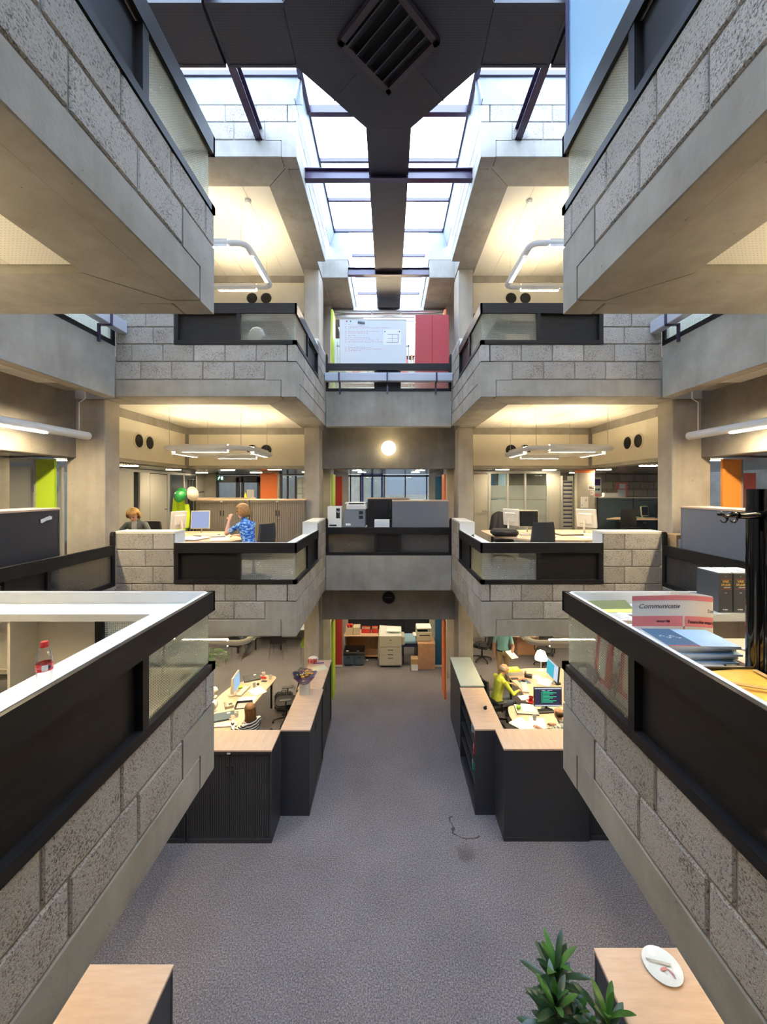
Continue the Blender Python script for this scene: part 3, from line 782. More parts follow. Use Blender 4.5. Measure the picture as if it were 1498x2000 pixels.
# ------------------------------------------------------------------ furniture kit (all built at the origin, front towards -Y)
def tambour(w0, w1, h0, h1, y, n, dep=.008):
    """a roller-shutter curtain of upright slats"""
    m = MB(); pts = []
    for i in range(n):
        a = w0 + (w1 - w0) * i / n; b = w0 + (w1 - w0) * (i + 1) / n; g = (b - a) * .14
        pts += [(a, y), (a + g, y - dep), (b - g, y - dep)]
    pts.append((w1, y)); k = len(pts)
    m.add([(x, yy, h0) for x, yy in pts] + [(x, yy, h1) for x, yy in pts] + [(w0, y + .012, h0), (w1, y + .012, h0), (w0, y + .012, h1), (w1, y + .012, h1)],
          [(i, i + 1, k + i + 1, k + i) for i in range(k - 1)] + [(2 * k, 2 * k + 1, 2 * k + 3, 2 * k + 2)])
    return m
def cabinet(label, loc, rz, w, d, h, style='tambour', body='anthracite', door='anthracite_slat', top='maple', group='office cabinets', name='tambour_cabinet', slats=22, tag_card=False):
    t = thing(name, label, 'cabinet', loc, rz, group)
    tk = .02
    c = MB()
    c.box((-w / 2, 0, 0), (-w / 2 + tk, d, h - .03)).box((w / 2 - tk, 0, 0), (w / 2, d, h - .03)).box((-w / 2 + tk, 0, 0), (w / 2 - tk, d, .06)).box((-w / 2 + tk, 0, h - .075), (w / 2 - tk, d, h - .03))
    if style == 'plain': c.box((-w / 2 + tk, .004, .06), (w / 2 - tk, .02, h - .075))
    c.box((-w / 2 + tk, d - .02, .06), (w / 2 - tk, d, h - .075))
    if style == 'tambour': c.box((-w / 2 + tk, .035, .06), (-w / 2 + tk + .03, d, h - .075)).box((w / 2 - tk - .03, .035, .06), (w / 2 - tk, d, h - .075))
    c.build('carcass', body, t)
    MB().cbox((-w / 2 - .004, -.008, h - .03), (w / 2 + .004, d + .004, h), .004).build('top', top, t)
    if style == 'tambour':
        for s in (-1, 1):
            x0, x1 = sorted((s * .004, s * (w / 2 - tk)))
            dr = tambour(x0, x1, .06, h - .075, .03, slats).build('shutter_door', door, t, fix=False)
            MB().cbox((s * .035 - .016, .012, h * .72), (s * .035 + .016, .024, h * .72 + .13), .006).build('handle', 'black_plastic', dr)
        MB().lathe([(.012, 0), (.012, .012), (.008, .014)], 12, (.03, .022, h * .67), M=Rx(PI / 2)).build('lock', 'chrome', t)
        if tag_card: MB().box((-.03, -.010, h - .065), (.02, .0, h - .045)).build('name_tag', 'white_plastic', t)
    if style == 'open':
        for z in (h * .30, h * .52, h * .74): MB().box((-w / 2 + tk, .02, z), (w / 2 - tk, d - .02, z + .02)).build('shelf', body, t)
    return t
def office_chair(label, loc, rz, seat='black_cloth', arms=True, back=.52, group='office swivel chairs'):
    """faces +Y"""
    t = thing('office_chair', label, 'chair', loc, rz, group)
    for i in range(5):
        a = 2 * PI * i / 5 + .3; e = (.30 * math.cos(a), .30 * math.sin(a), .075)
        lg = MB().tube([(0, 0, .13), (e[0] * .5, e[1] * .5, .115), e], [.03, .024, .018], 8).build('base_leg', 'black_plastic', t, 50)
        MB().ball((e[0], e[1], .032), (.03, .03, .032), 10, 6).build('caster', 'black_plastic', lg, 50)
    MB().tube([(0, 0, .10), (0, 0, .30), (0, 0, .44)], [.035, .028, .022], 10).build('gas_lift', 'dark_metal', t, 50)
    def seatf(): 
        m = MB(); 
        pts = [(-.23, -.20), (-.16, -.24), (.16, -.24), (.23, -.20), (.25, 0), (.24, .18), (.16, .25), (-.16, .25), (-.24, .18), (-.25, 0)]
        m.prism(pts, .45, .49); m.prism([(x * .92, y * .92) for x, y in pts], .49, .52); m.prism([(x * .7, y * .7) for x, y in pts], .43, .45); return m
    seatf().build('seat', seat, t)
    MB().tube([(0, -.16, .44), (0, -.30, .46), (0, -.33, .62), (0, -.30, .80)], [.022, .022, .02, .015], 8, sq=(1.6, .7)).build('back_bracket', 'black_plastic', t, 50)
    b = MB(); nu, nv = 6, 7; H = back
    def bf(off):
        def f(u, v):
            x = (u - .5) * (.42 - .08 * v * v); z = .60 + H * v; y = -.27 - .07 * math.sin(v * PI * .9) * .4 - .05 * v + .05 * (2 * u - 1) ** 2 - off
            return (x, y, z)
        return f
    vs0 = [bf(0)(i / nu, j / nv) for j in range(nv + 1) for i in range(nu + 1)]; vs1 = [bf(.05)(i / nu, j / nv) for j in range(nv + 1) for i in range(nu + 1)]
    q = lambda i, j: j * (nu + 1) + i; N = len(vs0); fs = []
    for j in range(nv):
        for i in range(nu):
            fs += [(q(i, j), q(i + 1, j), q(i + 1, j + 1), q(i, j + 1)), tuple(N + a for a in (q(i, j), q(i, j + 1), q(i + 1, j + 1), q(i + 1, j)))]
    rim = [q(i, 0) for i in range(nu + 1)] + [q(nu, j) for j in range(1, nv + 1)] + [q(i, nv) for i in range(nu - 1, -1, -1)] + [q(0, j) for j in range(nv - 1, 0, -1)]
    for a, c in zip(rim, rim[1:] + rim[:1]): fs.append((a, c, N + c, N + a))
    b.add(vs0 + vs1, fs).build('backrest', seat, t, 50)
    if arms:
        for s in (-1, 1):
            ar = MB().tube([(s * .20, 0, .45), (s * .29, .0, .46), (s * .295, -.02, .66)], [.018, .02, .018], 8).build('arm_post', 'black_plastic', t, 50)
            MB().cbox((s * .295 - .04, -.14, .66), (s * .295 + .04, .12, .69), .012).build('arm_pad', 'black_plastic', ar)
    return t
def desk(label, poly, z, zfloor, legs, top='maple', name='desk', group='office desks'):
    cx = sum(p[0] for p in poly) / len(poly); cy_ = sum(p[1] for p in poly) / len(poly)
    t = thing(name, label, 'desk', (cx, cy_, zfloor), 0, group); loc = [(x - cx, y - cy_) for x, y in poly]
    # rounded outline
    out = []
    n = len(loc)
    for i in range(n):
        p0, p1, p2 = Vector(loc[i - 1]), Vector(loc[i]), Vector(loc[(i + 1) % n])
        d0 = (p0 - p1); d2 = (p2 - p1); r = min(.14, d0.length * .4, d2.length * .4)
        a = p1 + d0.normalized() * r; b = p1 + d2.normalized() * r
        for k in range(4):
            s = k / 3; out.append(tuple(a * (1 - s) ** 2 + p1 * 2 * s * (1 - s) + b * s * s))
    h = z - zfloor
    MB().prism(out, h - .028, h).build('desk_top', top, t)
    for x, y in legs: MB().tube([(x - cx, y - cy_, 0), (x - cx, y - cy_, h - .028)], .028, 10).build('leg', 'dark_metal', t, 50)
    return t
def monitor(label, loc, rz, w=.42, h=.34, screen='screen_light', frame='offwhite', tilt=-6, lift=.12, group='computer monitors', text_lines=None, big=False):
    """screen faces -Y at rz 0; loc = foot on the desk"""
    t = thing('monitor', label, 'monitor', loc, rz, group)
    R = T(0, -.03, lift + h / 2) @ Rx(math.radians(tilt))
    MB().cbox((-w / 2, -.012, -h / 2), (w / 2, .030, h / 2), .008, M=R).cbox((-w / 3, .03, -h / 3.4), (w / 3, .065, h / 3.4), .02, M=R).build('housing', frame, t)
    b = .016
    scr = MB().box((-w / 2 + b, -.0145, -h / 2 + b), (w / 2 - b, -.0125, h / 2 - b), M=R).build('screen', screen, t)
    if text_lines:
        for k, (mt, rects) in enumerate(text_lines):
            m = MB()
            for x0, y0, x1, y1 in rects: m.box(((x0 - .5) * (w - 2 * b), -.0158, (y0 - .5) * (h - 2 * b)), ((x1 - .5) * (w - 2 * b), -.0146, (y1 - .5) * (h - 2 * b)), M=R)
            o = m.build('screen_print', mt, scr); o['kind'] = 'stuff'
    MB().tube([(0, .06, .01), (0, .075, lift * .7), (0, .055, lift + h * .45)], [.03, .022, .02], 8, sq=(.6, 1.4)).build('stand', frame, t, 50)
    MB().lathe([(.115, 0), (.115, .008), (.06, .018), (.03, .02)], 20, (0, .05, 0)).build('foot', frame, t, 40)
    return t
def keyboard(label, loc, rz, mat='beige_plastic', w=.45):
    t = thing('keyboard', label, 'keyboard', loc, rz)
    MB().prism([(0, 0), (.15, 0), (.15, .014), (0, .026)], -w / 2, w / 2, M=Ry(PI / 2) @ Rz(PI / 2)).build('case', mat, t)
    k = MB()
    for r in range(5):
        n = 15 if r else 8
        for c in range(n):
            x = -w / 2 + .02 + c * (w - .04) / n; y = -.0 + .015 + r * .026
            yy = .15 - y - .02
            k.box((x, yy, .012 + .012 * yy / .15), (x + (w - .04) / n - .004, yy + .02, .022 + .010 * yy / .15))
    o = k.build('keys', 'white_plastic' if mat != 'black_plastic' else 'grey_cloth', t); o['kind'] = 'stuff'
    return t
def mouse(label, loc, rz, mat='white_plastic'):
    t = thing('computer_mouse', label, 'mouse', loc, rz)
    MB().ball((0, 0, .012), (.032, .055, .022), 12, 8).build('shell', mat, t, 60)
    MB().box((-.004, .015, .030), (.004, .032, .036)).build('wheel', 'black_plastic', t); return t
def laptop(label, loc, rz, mat='dark_metal', w=.34, d=.26):
    t = thing('laptop', label, 'laptop', loc, rz)
    MB().cbox((-w / 2, -d / 2, 0), (w / 2, d / 2, .018), .006).build('base', 'black_plastic', t)
    MB().cbox((-w / 2, -d / 2, .019), (w / 2, d / 2, .036), .006).build('lid', mat, t)
    MB().box((w * .12, d * .18, .036), (w * .28, d * .36, .0365)).build('sticker', 'paper', t); return t
def cup(label, loc, mat='white_plastic', r=.036, h=.09, group='drinking cups'):
    t = thing('cup', label, 'cup', loc, 0, group)
    MB().lathe([(r * .72, 0), (r, h), (r + .003, h), (r + .003, h - .006), (r - .003, h - .004), (r * .68, .006)], 18).build('wall', mat, t, 40)
    MB().lathe([(r * .88, h * .62), (r * .88, h * .63)], 16).build('drink', 'soil', t); return t
def sheet(label, loc, rz, w=.21, d=.297, mat='paper', lines=True, name='paper_sheet', tilt=0, group='loose papers', thick=.003, n=1, ink='silver'):
    t = thing(name, label, 'paper', loc, rz, group)
    for i in range(n):
        a = (RNG.random() - .5) * .5 if i else 0; off = ((RNG.random() - .5) * .06, (RNG.random() - .5) * .06) if i else (0, 0)
        MB().box((-w / 2, -d / 2, i * thick), (w / 2, d / 2, (i + 1) * thick - .0004), M=T(off[0], off[1], 0) @ Rx(tilt) @ Rz(a)).build('sheet', mat, t)
    if lines and n == 1:
        m = MB()
        for k in range(9): m.box((-w * .38, d * .36 - k * d * .075, thick), (w * (.38 - .2 * ((k * 7) % 3) / 3), d * .36 - k * d * .075 + d * .016, thick + .0006), M=Rx(tilt))
        o = m.build('print', ink, t); o['kind'] = 'stuff'
    return t
def telephone(label, loc, rz, mat='beige_plastic'):
    t = thing('telephone', label, 'telephone', loc, rz)
    MB().prism([(-.1, 0), (.1, 0), (.1, .02), (-.1, .06)], -.09, .09, M=Ry(PI / 2) @ Rz(PI / 2)).build('body', mat, t)
    MB().tube([(-.075, -.085, .055), (-.075, -.06, .082), (-.075, .06, .082), (-.075, .085, .055)], [.026, .022, .022, .026], 8).build('handset', mat, t, 50)
    k = MB()
    for i in range(4):
        for j in range(3): k.box((.0 + j * .026, -.05 + i * .026, .034), (.018 + j * .026, -.032 + i * .026, .05))
    o = k.build('keypad', 'grey_cloth', t); o['kind'] = 'stuff'; return t
def carton(label, loc, rz, w, d, h, mat='cardboard', open_=False, lidmat=None, name='cardboard_box', group=None, patch=None):
    t = thing(name, label, 'box', loc, rz, group); k = .006
    if open_:
        MB().box((-w / 2, -d / 2, 0), (w / 2, d / 2, k)).box((-w / 2, -d / 2, 0), (-w / 2 + k, d / 2, h)).box((w / 2 - k, -d / 2, 0), (w / 2, d / 2, h)).box((-w / 2, -d / 2, 0), (w / 2, -d / 2 + k, h)).box((-w / 2, d / 2 - k, 0), (w / 2, d / 2, h)).build('walls', mat, t)
        if lidmat: MB().box((-w / 2 + .01, -d / 2 + .01, h * .75), (w / 2 - .01, d / 2 - .01, h * .8)).build('contents', lidmat, t)
    else:
        MB().box((-w / 2, -d / 2, 0), (w / 2, d / 2, h)).build('walls', mat, t)
        MB().box((-w / 2 - .001, -d / 2 - .001, h - .0), (w / 2 + .001, -.003, h + .004)).box((-w / 2 - .001, .003, h), (w / 2 + .001, d / 2 + .001, h + .004)).build('flaps', mat, t)
        if lidmat: MB().box((-w / 2 - .003, -d / 2 - .003, h * .55), (w / 2 + .003, d / 2 + .003, h + .006)).build('lid', lidmat, t)
    if patch: MB().box((-w * .4, -d / 2 - .0025, h * .3), (w * .1, -d / 2 - .001, h * .8)).build('shipping_label', patch, t)
    return t
# ------------------------------------------------------------------ ground floor
CH = 1.455
cabinet('anthracite shutter cabinet facing the viewer, left of the passage below the block wall', (-2.48, 6.09, 0), 0, 1.32, .5, CH, tag_card=True)
cabinet('anthracite shutter cabinet mostly hidden behind the near left block wall', (-3.82, 6.09, 0), 0, 1.32, .5, CH)
cabinet('low anthracite cabinet with maple top carrying the flower pot', (-1.33, 7.27, 0), PI / 2, 1.34, .49, CH)
cabinet('anthracite cabinet at the far end of the left row, gift wrap on top', (-1.36, 8.62, 0), PI / 2, 1.34, .49, CH)
cabinet('anthracite cabinet showing its plain back, right of the passage', (2.47, 6.12, 0), 0, 1.34, .5, CH, 'plain', name='office_cabinet')
cabinet('anthracite cabinet partly hidden by the near right block wall', (3.82, 6.14, 0), 0, 1.32, .5, CH)
bk = cabinet('open anthracite bookcase with files, right side of the passage', (1.46, 7.31, 0), -PI / 2, 1.38, .48, CH, 'open', name='bookcase')
cabinet('anthracite cabinet with pale green top at the end of the right row', (1.49, 8.76, 0), -PI / 2, 1.36, .48, CH, 'plain', top='pale_top', name='office_cabinet')
cabinet('maple-topped cabinet at the bottom left edge of the picture', (-1.84, 2.67, 0), PI / 2, 1.34, .9, CH, name='office_cabinet', style='plain')
cabinet('maple-topped cabinet carrying the dinner plate, bottom right', (1.82, 2.79, 0), -PI / 2, 1.34, .9, CH, name='office_cabinet', style='plain')
# files standing in the bookcase
fc = ['sky_card', 'red_card', 'paper', 'paper_cool', 'navy', 'green_sign', 'paper', 'red_card', 'petrol', 'white_plastic']
CN = {'sky_card': 'light blue', 'red_card': 'red', 'paper': 'white', 'paper_cool': 'pale blue', 'navy': 'navy', 'green_sign': 'green', 'petrol': 'petrol blue', 'white_plastic': 'off-white', 'cardboard': 'brown'}
fi = 0
for z0 in (.4585, .777, 1.097):
    for yy in (6.70, 6.76, 6.83, 6.90, 6.98, 7.05, 7.12):
        mm = fc[fi % len(fc)]; fi += 1
        t = thing('ring_binder', '%s file, %s from the front on the %s shelf of the passage bookcase' % (CN[mm], ('first', 'second', 'third', 'fourth', 'fifth', 'sixth', 'seventh')[(fi - 1) % 7], {.4585: 'lower', .777: 'middle', 1.097: 'upper'}[z0]), 'file', (1.51 + .02 * (fi % 3), yy, z0 + .001), 0, 'files in the passage bookcase')
        hh = .22 + .02 * (fi % 3)
        MB().cbox((0, -.025, 0), (.24, .025, hh), .004).build('cover', mm, t); MB().box((-.002, -.012, hh * .5), (0, .012, hh * .85)).build('spine_label', 'paper', t)
for i in range(4):
    t = thing('paper_bundle', 'white paper roll in the bottom of the passage bookcase, %s from the front' % ('first', 'second', 'third', 'fourth')[i], 'paper', (1.53 + .02 * i, 6.70 + .06 * i, .062), 0, 'paper rolls in the bookcase')
    MB().tube([(0, 0, .03), (.3, .02, .03)], .03, 10).build('roll', 'paper_cool', t, 50); MB().tube([(.1, .007, .03), (.12, .008, .03)], .031, 10).build('band', 'red_card', t, 50)
t = thing('tape_dispenser', 'small black gadget lying on the maple top of the passage bookcase', 'gadget', (1.78, 7.22, CH))
MB().lathe([(.03, 0), (.034, .02), (.02, .045)], 12).build('body', 'black_plastic', t, 40); MB().ball((.02, .01, .04), .014, 8, 6).build('knob', 'black_plastic', t)
# --- left desk island
DZ0 = .74
polyL = [(-2.82, 9.97), (-3.25, 10.08), (-3.8, 9.5), (-3.92, 9.0), (-3.88, 8.6), (-4.1, 7.9), (-4.1, 7.35), (-2.85, 7.25), (-2.98, 7.9), (-3.0, 8.6), (-2.92, 9.2)]
desk('curved maple desk with papers in the ground-floor left bay', polyL, DZ0, 0, [(-2.95, 9.85), (-3.7, 9.3), (-3.9, 7.6), (-3.05, 7.5)])
G = lambda px, py, dz=0: onz(px, py, DZ0 + .0005) + Vector((0, 0, dz))
monitor('beige flat monitor with pale blue screen on the curved ground-floor left desk', G(459, 1356), PI / 2 + .06, .44, .35, 'screen_light', 'beige_plastic', tilt=-4)
keyboard('beige keyboard beside the pale blue monitor, ground-floor left desk', G(480, 1351), PI / 2 - .15)
laptop('closed dark laptop at the far end of the ground-floor left desk', G(492, 1325), .45, 'dark_metal', .40, .34)
laptop('closed dark green laptop at the near end of the ground-floor left desk', G(438, 1401), .35, 'screen_blue', .40, .30)
sheet('white papers spread beside the keyboard, ground-floor left desk', G(503, 1350), .9, .28, .36, n=3)
sheet('white papers in front of the black letter tray, ground-floor left desk', G(484, 1366), .15, .36, .24, n=3)
t = thing('letter_tray', 'black letter tray behind the striped woman on the left desk', 'tray', G(476, 1379), .15)
MB().box((-.17, -.12, 0), (.17, .12, .006)).box((-.17, -.12, 0), (-.16, .12, .06)).box((.16, -.12, 0), (.17, .12, .06)).box((-.17, .11, 0), (.17, .12, .06)).build('tray', 'black_plastic', t); MB().box((-.14, -.1, .007), (.14, .1, .02)).build('contents', 'silver', t)
telephone('beige desk telephone on the ground-floor left desk', G(447, 1380), .5)
for i, (px, py) in enumerate(((514.6, 1321), (527.7, 1326), (497, 1342), (462.5, 1400))):
    cup(('white cup nearest the closed dark laptop', 'white cup at the right end of the left desk', 'white cup beside the black mouse on the left desk', "white cup by the striped woman's hand")[i], G(px, py), r=.042, h=.10, group='white cups on the ground-floor left desk')
t = thing('stapler', 'red stapler on the ground-floor left desk', 'stapler', G(514, 1325), -.2); MB().cbox((-.09, -.02, 0), (.09, .02, .018), .006).build('base', 'red_card', t); MB().cbox((-.09, -.018, .022), (.08, .018, .045), .008).build('arm', 'red_card', t)
t = thing('mobile_phone', 'black mobile phone on the ground-floor left desk', 'phone', G(516, 1331), -.1); MB().cbox((-.07, -.035, 0), (.07, .035, .016), .006).build('body', 'black_plastic', t); MB().box((-.05, -.026, .016), (.02, .026, .0168)).build('display', 'dark_metal', t)
mouse('black computer mouse on the ground-floor left desk', G(504, 1337), .4, 'black_plastic')
mouse('white computer mouse beside the dark green laptop', G(450, 1414), .4)
keyboard('pale keyboard at the near edge of the left desk', G(440, 1421), .1, 'silver')
t = thing('sticky_note_pad', 'bright green note pad under the pale blue monitor', 'note pad', G(470, 1343), .3); MB().box((-.05, -.06, 0), (.05, .06, .03)).build('pad', 'apple_green', t); MB().box((-.045, -.055, .03), (.045, .055, .031)).build('top_note', 'green_paint', t)
for i, (px, py, z) in enumerate(((418, 1361, .82), (418, 1388, .82))):
    t = thing('desk_fan', 'white round desk lamp head at the left edge of the desk, %s of two' % ('upper', 'lower')[i], 'lamp', onz(px, py, DZ0), 0, 'white desk lamp heads')
    MB().lathe([(.07, 0), (.07, .01), (.02, .015), (.012, .06)], 16).build('foot', 'white_plastic', t, 40); MB().ball((0, 0, .14), (.085, .085, .09), 16, 10).build('head', 'white_plastic', t, 60)
office_chair('empty black swivel chair pulled back from the ground-floor left desk', (-2.42, 9.25, 0), 1.75)
office_chair('black swivel chair under the woman in the striped shirt', (-2.55, 7.42, 0), .95, arms=False, back=.40)
t = thing('backpack', 'black backpack standing under the ground-floor left desk', 'bag', (-2.62, 9.80, 0), .1)
MB().cbox((-.22, -.11, 0), (.22, .11, .42), .06).build('body', 'black_cloth', t); MB().cbox((-.17, -.16, .04), (.17, -.10, .24), .03).build('front_pocket', 'black_cloth', t); MB().tube([(-.06, 0, .41), (-.05, 0, .47), (.05, 0, .47), (.06, 0, .41)], .01, 6).build('handle', 'black_cloth', t)
# --- meeting table behind
desk('long meeting table at the back of the ground-floor left bay', [(-2.2, 13.3), (-5.2, 13.3), (-5.2, 14.2), (-2.2, 14.2)], .74, 0, [(-4.55, 13.42), (-2.5, 13.42), (-4.9, 14.0), (-2.5, 14.0), (-3.7, 13.42)], top='white_lacquer')
def visitor_chair(label, loc, rz, seat):
    t = thing('visitor_chair', label, 'chair', loc, rz, 'visitor chairs at the meeting table')
    MB().grid(lambda u, v: ((u - .5) * .44, (v - .5) * .42, .45 - .03 * math.sin(v * PI) - .02 * math.sin(u * PI)), 5, 5).build('seat', seat, t, 60)
    MB().grid(lambda u, v: ((u - .5) * (.44 - .06 * v), -.21 - .12 * v + .04 * (2 * u - 1) ** 2 * v, .46 + .36 * v - .05 * (2 * u - 1) ** 4 * v), 6, 5).build('backrest', seat, t, 60)
    for s in (-1, 1):
        MB().tube([(s * .20, .20, .45), (s * .23, .24, 0)], .011, 8).build('leg', 'chrome', t, 50); MB().tube([(s * .20, -.19, .45), (s * .23, -.27, 0)], .011, 8).build('leg', 'chrome', t, 50)
    return t
visitor_chair('lime green visitor chair beside the concrete column', (-2.83 + .2, 12.75, 0), .25, 'green_seat')
visitor_chair('black visitor chair at the middle of the meeting table', (-3.65, 12.95, 0), .0, 'black_plastic')
visitor_chair('black visitor chair under the person with red shoes', (-4.95, 12.75, 0), .1, 'black_plastic')
# --- right desk island
desk('curved maple desk with lamp and cyan screen, ground-floor right bay', [(3.02, 10.2), (3.6, 10.42), (4.7, 10.42), (4.7, 8.68), (3.15, 8.68), (3.12, 9.0), (3.16, 9.36), (3.08, 9.73)], DZ0, 0, [(3.15, 10.1), (4.5, 10.3), (4.5, 8.8), (3.4, 8.85)])
desk('maple desk with rounded end and apple, ground-floor right bay', [(2.62, 8.62), (2.54, 8.3), (2.56, 7.85), (2.72, 7.52), (4.7, 7.52), (4.7, 8.66), (3.2, 8.66)], DZ0, 0, [(2.85, 8.4), (2.95, 7.7), (4.5, 7.7), (4.5, 8.45)])
monitor('wide dark monitor with cyan screen on the curved right desk', (4.06, 9.62, DZ0 + .0005), -PI / 2 + .05, .60, .40, 'screen_white', 'black_plastic', tilt=-5, lift=.13, text_lines=[('screen_cyan', [(.02, .02, .66, .90)])])
gl = [(.26, .15, .28, .80)] + [(.30, .80 - i * .075, .30 + .25 + .13 * ((i * 5) % 3), .80 - i * .075 + .03) for i in range(9)]
monitor('black monitor with green code listing, ground-floor right desk', (3.41, 8.42, DZ0 + .0005), 0, .60, .40, 'screen_dark', 'black_plastic', tilt=-3, lift=.12, text_lines=[('screen_green', gl), ('screen_white', [(.0, .95, 1, 1), (.0, 0, 1, .05), (.26, .86, .40, .88), (.48, .86, .66, .88)])])
t = thing('desk_lamp', 'lit desk lamp with white bell shade on the curved right desk', 'lamp', (4.0, 10.28, DZ0 + .0005))
MB().lathe([(.08, 0), (.08, .012), (.02, .02)], 20).build('foot', 'offwhite', t, 40); MB().tube([(0, 0, .01), (0, 0, .36)], .008, 8).build('stem', 'offwhite', t, 50)
MB().lathe([(.155, .30), (.15, .36), (.10, .50), (.05, .53), (.04, .52), (.09, .49), (.14, .36), (.145, .30)], 24).build('shade', 'shade_glow', t, 60)
GR = lambda px, py: onz(px, py, DZ0 + .0005)
t = thing('binder_pile', 'yellow folder on a pile of papers at the end of the right desk', 'folder', GR(1001, 1314), .1)
for i in range(5): MB().box((-.2 + .01 * (i % 3), -.15, i * .016), (.2 - .012 * (i % 2), .15, i * .016 + .013)).build('paper_block', 'paper', t)
MB().box((-.19, -.14, .08), (.19, .14, .095)).build('yellow_folder', 'yellow', t); MB().box((-.12, -.02, .095), (-.02, .12, .0965)).box((.04, -.02, .095), (.14, .12, .0965)).build('label_sheets', 'petal_cream', t)
telephone('black telephone with antenna on the curved right desk', GR(1032, 1321), -.4, 'black_plastic')
sheet('open papers leaning below the cyan monitor', GR(1052, 1326), .5, .24, .34, n=3); sheet('white papers beside the cyan monitor foot', GR(1062, 1333) + Vector((0, 0, .0125)), -.4, .30, .36, n=3)
keyboard('grey keyboard along the concave edge of the right desk', GR(1031, 1344), 1.35, 'silver', .48)
t = thing('mouse_pad', 'teal and orange mouse pad on the curved right desk', 'mouse pad', GR(1023, 1331), .2); MB().box((-.13, -.12, 0), (.13, .08, .004)).build('pad', 'petrol', t); MB().box((-.13, .08, 0), (.13, .13, .004)).build('orange_strip', 'orange_paint', t)
mouse('black mouse on the teal mouse pad', GR(1022, 1331) + Vector((0, 0, .004)), .9, 'black_plastic')
t = thing('mobile_phone', 'dark mobile phone lying left of the teal mouse pad', 'phone', GR(1005, 1326), .1); MB().cbox((-.09, -.04, 0), (.09, .04, .018), .006).build('body', 'black_plastic', t); MB().box((-.06, -.03, .018), (.05, .03, .0188)).build('display', 'dark_metal', t)
cup('red cup on a red saucer on the right desk', GR(1037, 1369), 'cup_red', .05, .09, None); t = thing('saucer', 'round red saucer beneath the red cup', 'saucer', GR(1035, 1371)); MB().lathe([(.05, 0), (.09, .015), (.09, .018), (.05, .006)], 20).build('dish', 'cup_red', t, 40); MB().lathe([(.03, .0065), (.03, .008)], 12).build('well', 'cup_red', t)
sheet('white note sheets left of the red cup', GR(1026, 1362), .3, .26, .2, n=2)
t = laptop('closed laptop under white papers and a green apple', GR(1028, 1388), -.12, 'silver', .46, .34)
sheet('white papers lying on the closed laptop', GR(1032, 1386) + Vector((0, 0, .037)), -.12, .27, .30)
t = thing('apple', 'green apple on the closed laptop, right desk', 'apple', GR(1013, 1388) + Vector((0, 0, .037))); MB().lathe([(.005, .008), (.025, 0), (.042, .02), (.048, .045), (.038, .07), (.018, .078), (.004, .070)], 18).build('fruit', 'apple_green', t, 60); MB().tube([(0, 0, .068), (.006, 0, .09)], .003, 6).build('stalk', 'stem', t)
cup('clear plastic cup near the plaid-shirted man', GR(1044, 1408), 'silver', .04, .11, None)
sheet('spread white papers at the near edge of the right desk', GR(1022, 1416), .5, .32, .42, n=3); sheet('white sheets in front of the plaid-shirted man', GR(1050, 1414) + Vector((0, 0, .0125)), -.2, .30, .40, n=2)
keyboard('dark keyboard below the code monitor', GR(1066, 1394), .1, 'black_plastic')
t = thing('toy_robot', 'small brass-coloured figure with struts below the code monitor', 'figurine', GR(1067, 1384)); MB().ball((0, 0, .09), .035, 10, 8).build('head', 'gold', t, 60); MB().tube([(0, 0, .02), (0, 0, .07)], .02, 8).build('body', 'gold', t)
for s in (-1, 1): MB().tube([(0, 0, .04), (s * .09, -.03, .0)], .008, 6).build('strut', 'dark_metal', t); MB().ball((s * .05, 0, .07), .022, 8, 6).build('arm', 'gold', t)
office_chair('black swivel chair of the man in the yellow shirt', (2.50, 9.15, 0), -1.3)
office_chair('black swivel chair of the plaid-shirted man', (3.30, 7.22, 0), .2)
office_chair('empty black swivel chair left at the back, ground-floor right bay', (3.0, 12.6, 0), 1.0)
office_chair('empty swivel chair behind the lit desk lamp, ground-floor right bay', (4.85, 12.2, 0), 2.6)
desk('maple desk at the back of the ground-floor right bay', [(3.3, 12.9), (3.3, 13.6), (5.6, 13.6), (5.6, 12.75), (4.4, 12.6)], .74, 0, [(3.5, 13.4), (5.4, 13.4), (5.4, 12.9)])
cabinet('dark drawer cabinet with wooden edge beneath the back desk', (4.75, 13.0, 0), 0, .95, .5, .70, 'plain', 'beech', name='drawer_unit', top='beech')
# --- passage end: print corner
t = thing('floor_printer', 'tall beige floor printer with paper drawers at the passage end', 'printer', (.055, 12.09, 0))
MB().cbox((-.345, 0, .05), (.345, .62, .62), .01).build('drawer_body', 'printer_beige', t); MB().cbox((-.345, 0, .625), (.345, .62, .97), .015).build('engine_body', 'printer_beige', t)
MB().grid(lambda u, v: ((u - .5) * .70, v * .62, .97 + .12 * math.sin(min(1, v * 1.3) * PI / 2) * (1 - .35 * u) ), 6, 6).build('top_cover', 'printer_white', t, 60); MB().box((-.345, .60, .9), (.345, .62, 1.06)).build('rear_panel', 'printer_beige', t)
for z0, z1 in ((.45, .58), (.34, .44), (.07, .33)):
    dr = MB().cbox((-.325, -.008, z0), (.325, .01, z1), .005).build('paper_drawer', 'printer_beige', t); MB().box((-.08, -.014, z1 - .05), (.08, -.007, z1 - .03)).build('grip', 'black_plastic', dr)
MB().cbox((.34, .05, .66), (.45, .5, .93), .03).build('side_tray', 'printer_beige', t); MB().box((-.12, .1, 1.06), (.30, .5, 1.075)).build('printed_sheets', 'paper', t); MB().box((-.02, -.003, .83), (.03, 0, .85)).build('badge', 'ink', t); MB().box((-.3, .05, 0), (.3, .55, .05)).build('plinth', 'black_plastic', t)
t = thing('shelf_table', 'maple-topped open shelf unit holding paper boxes at the passage end', 'table', (-.88, 12.62, 0))
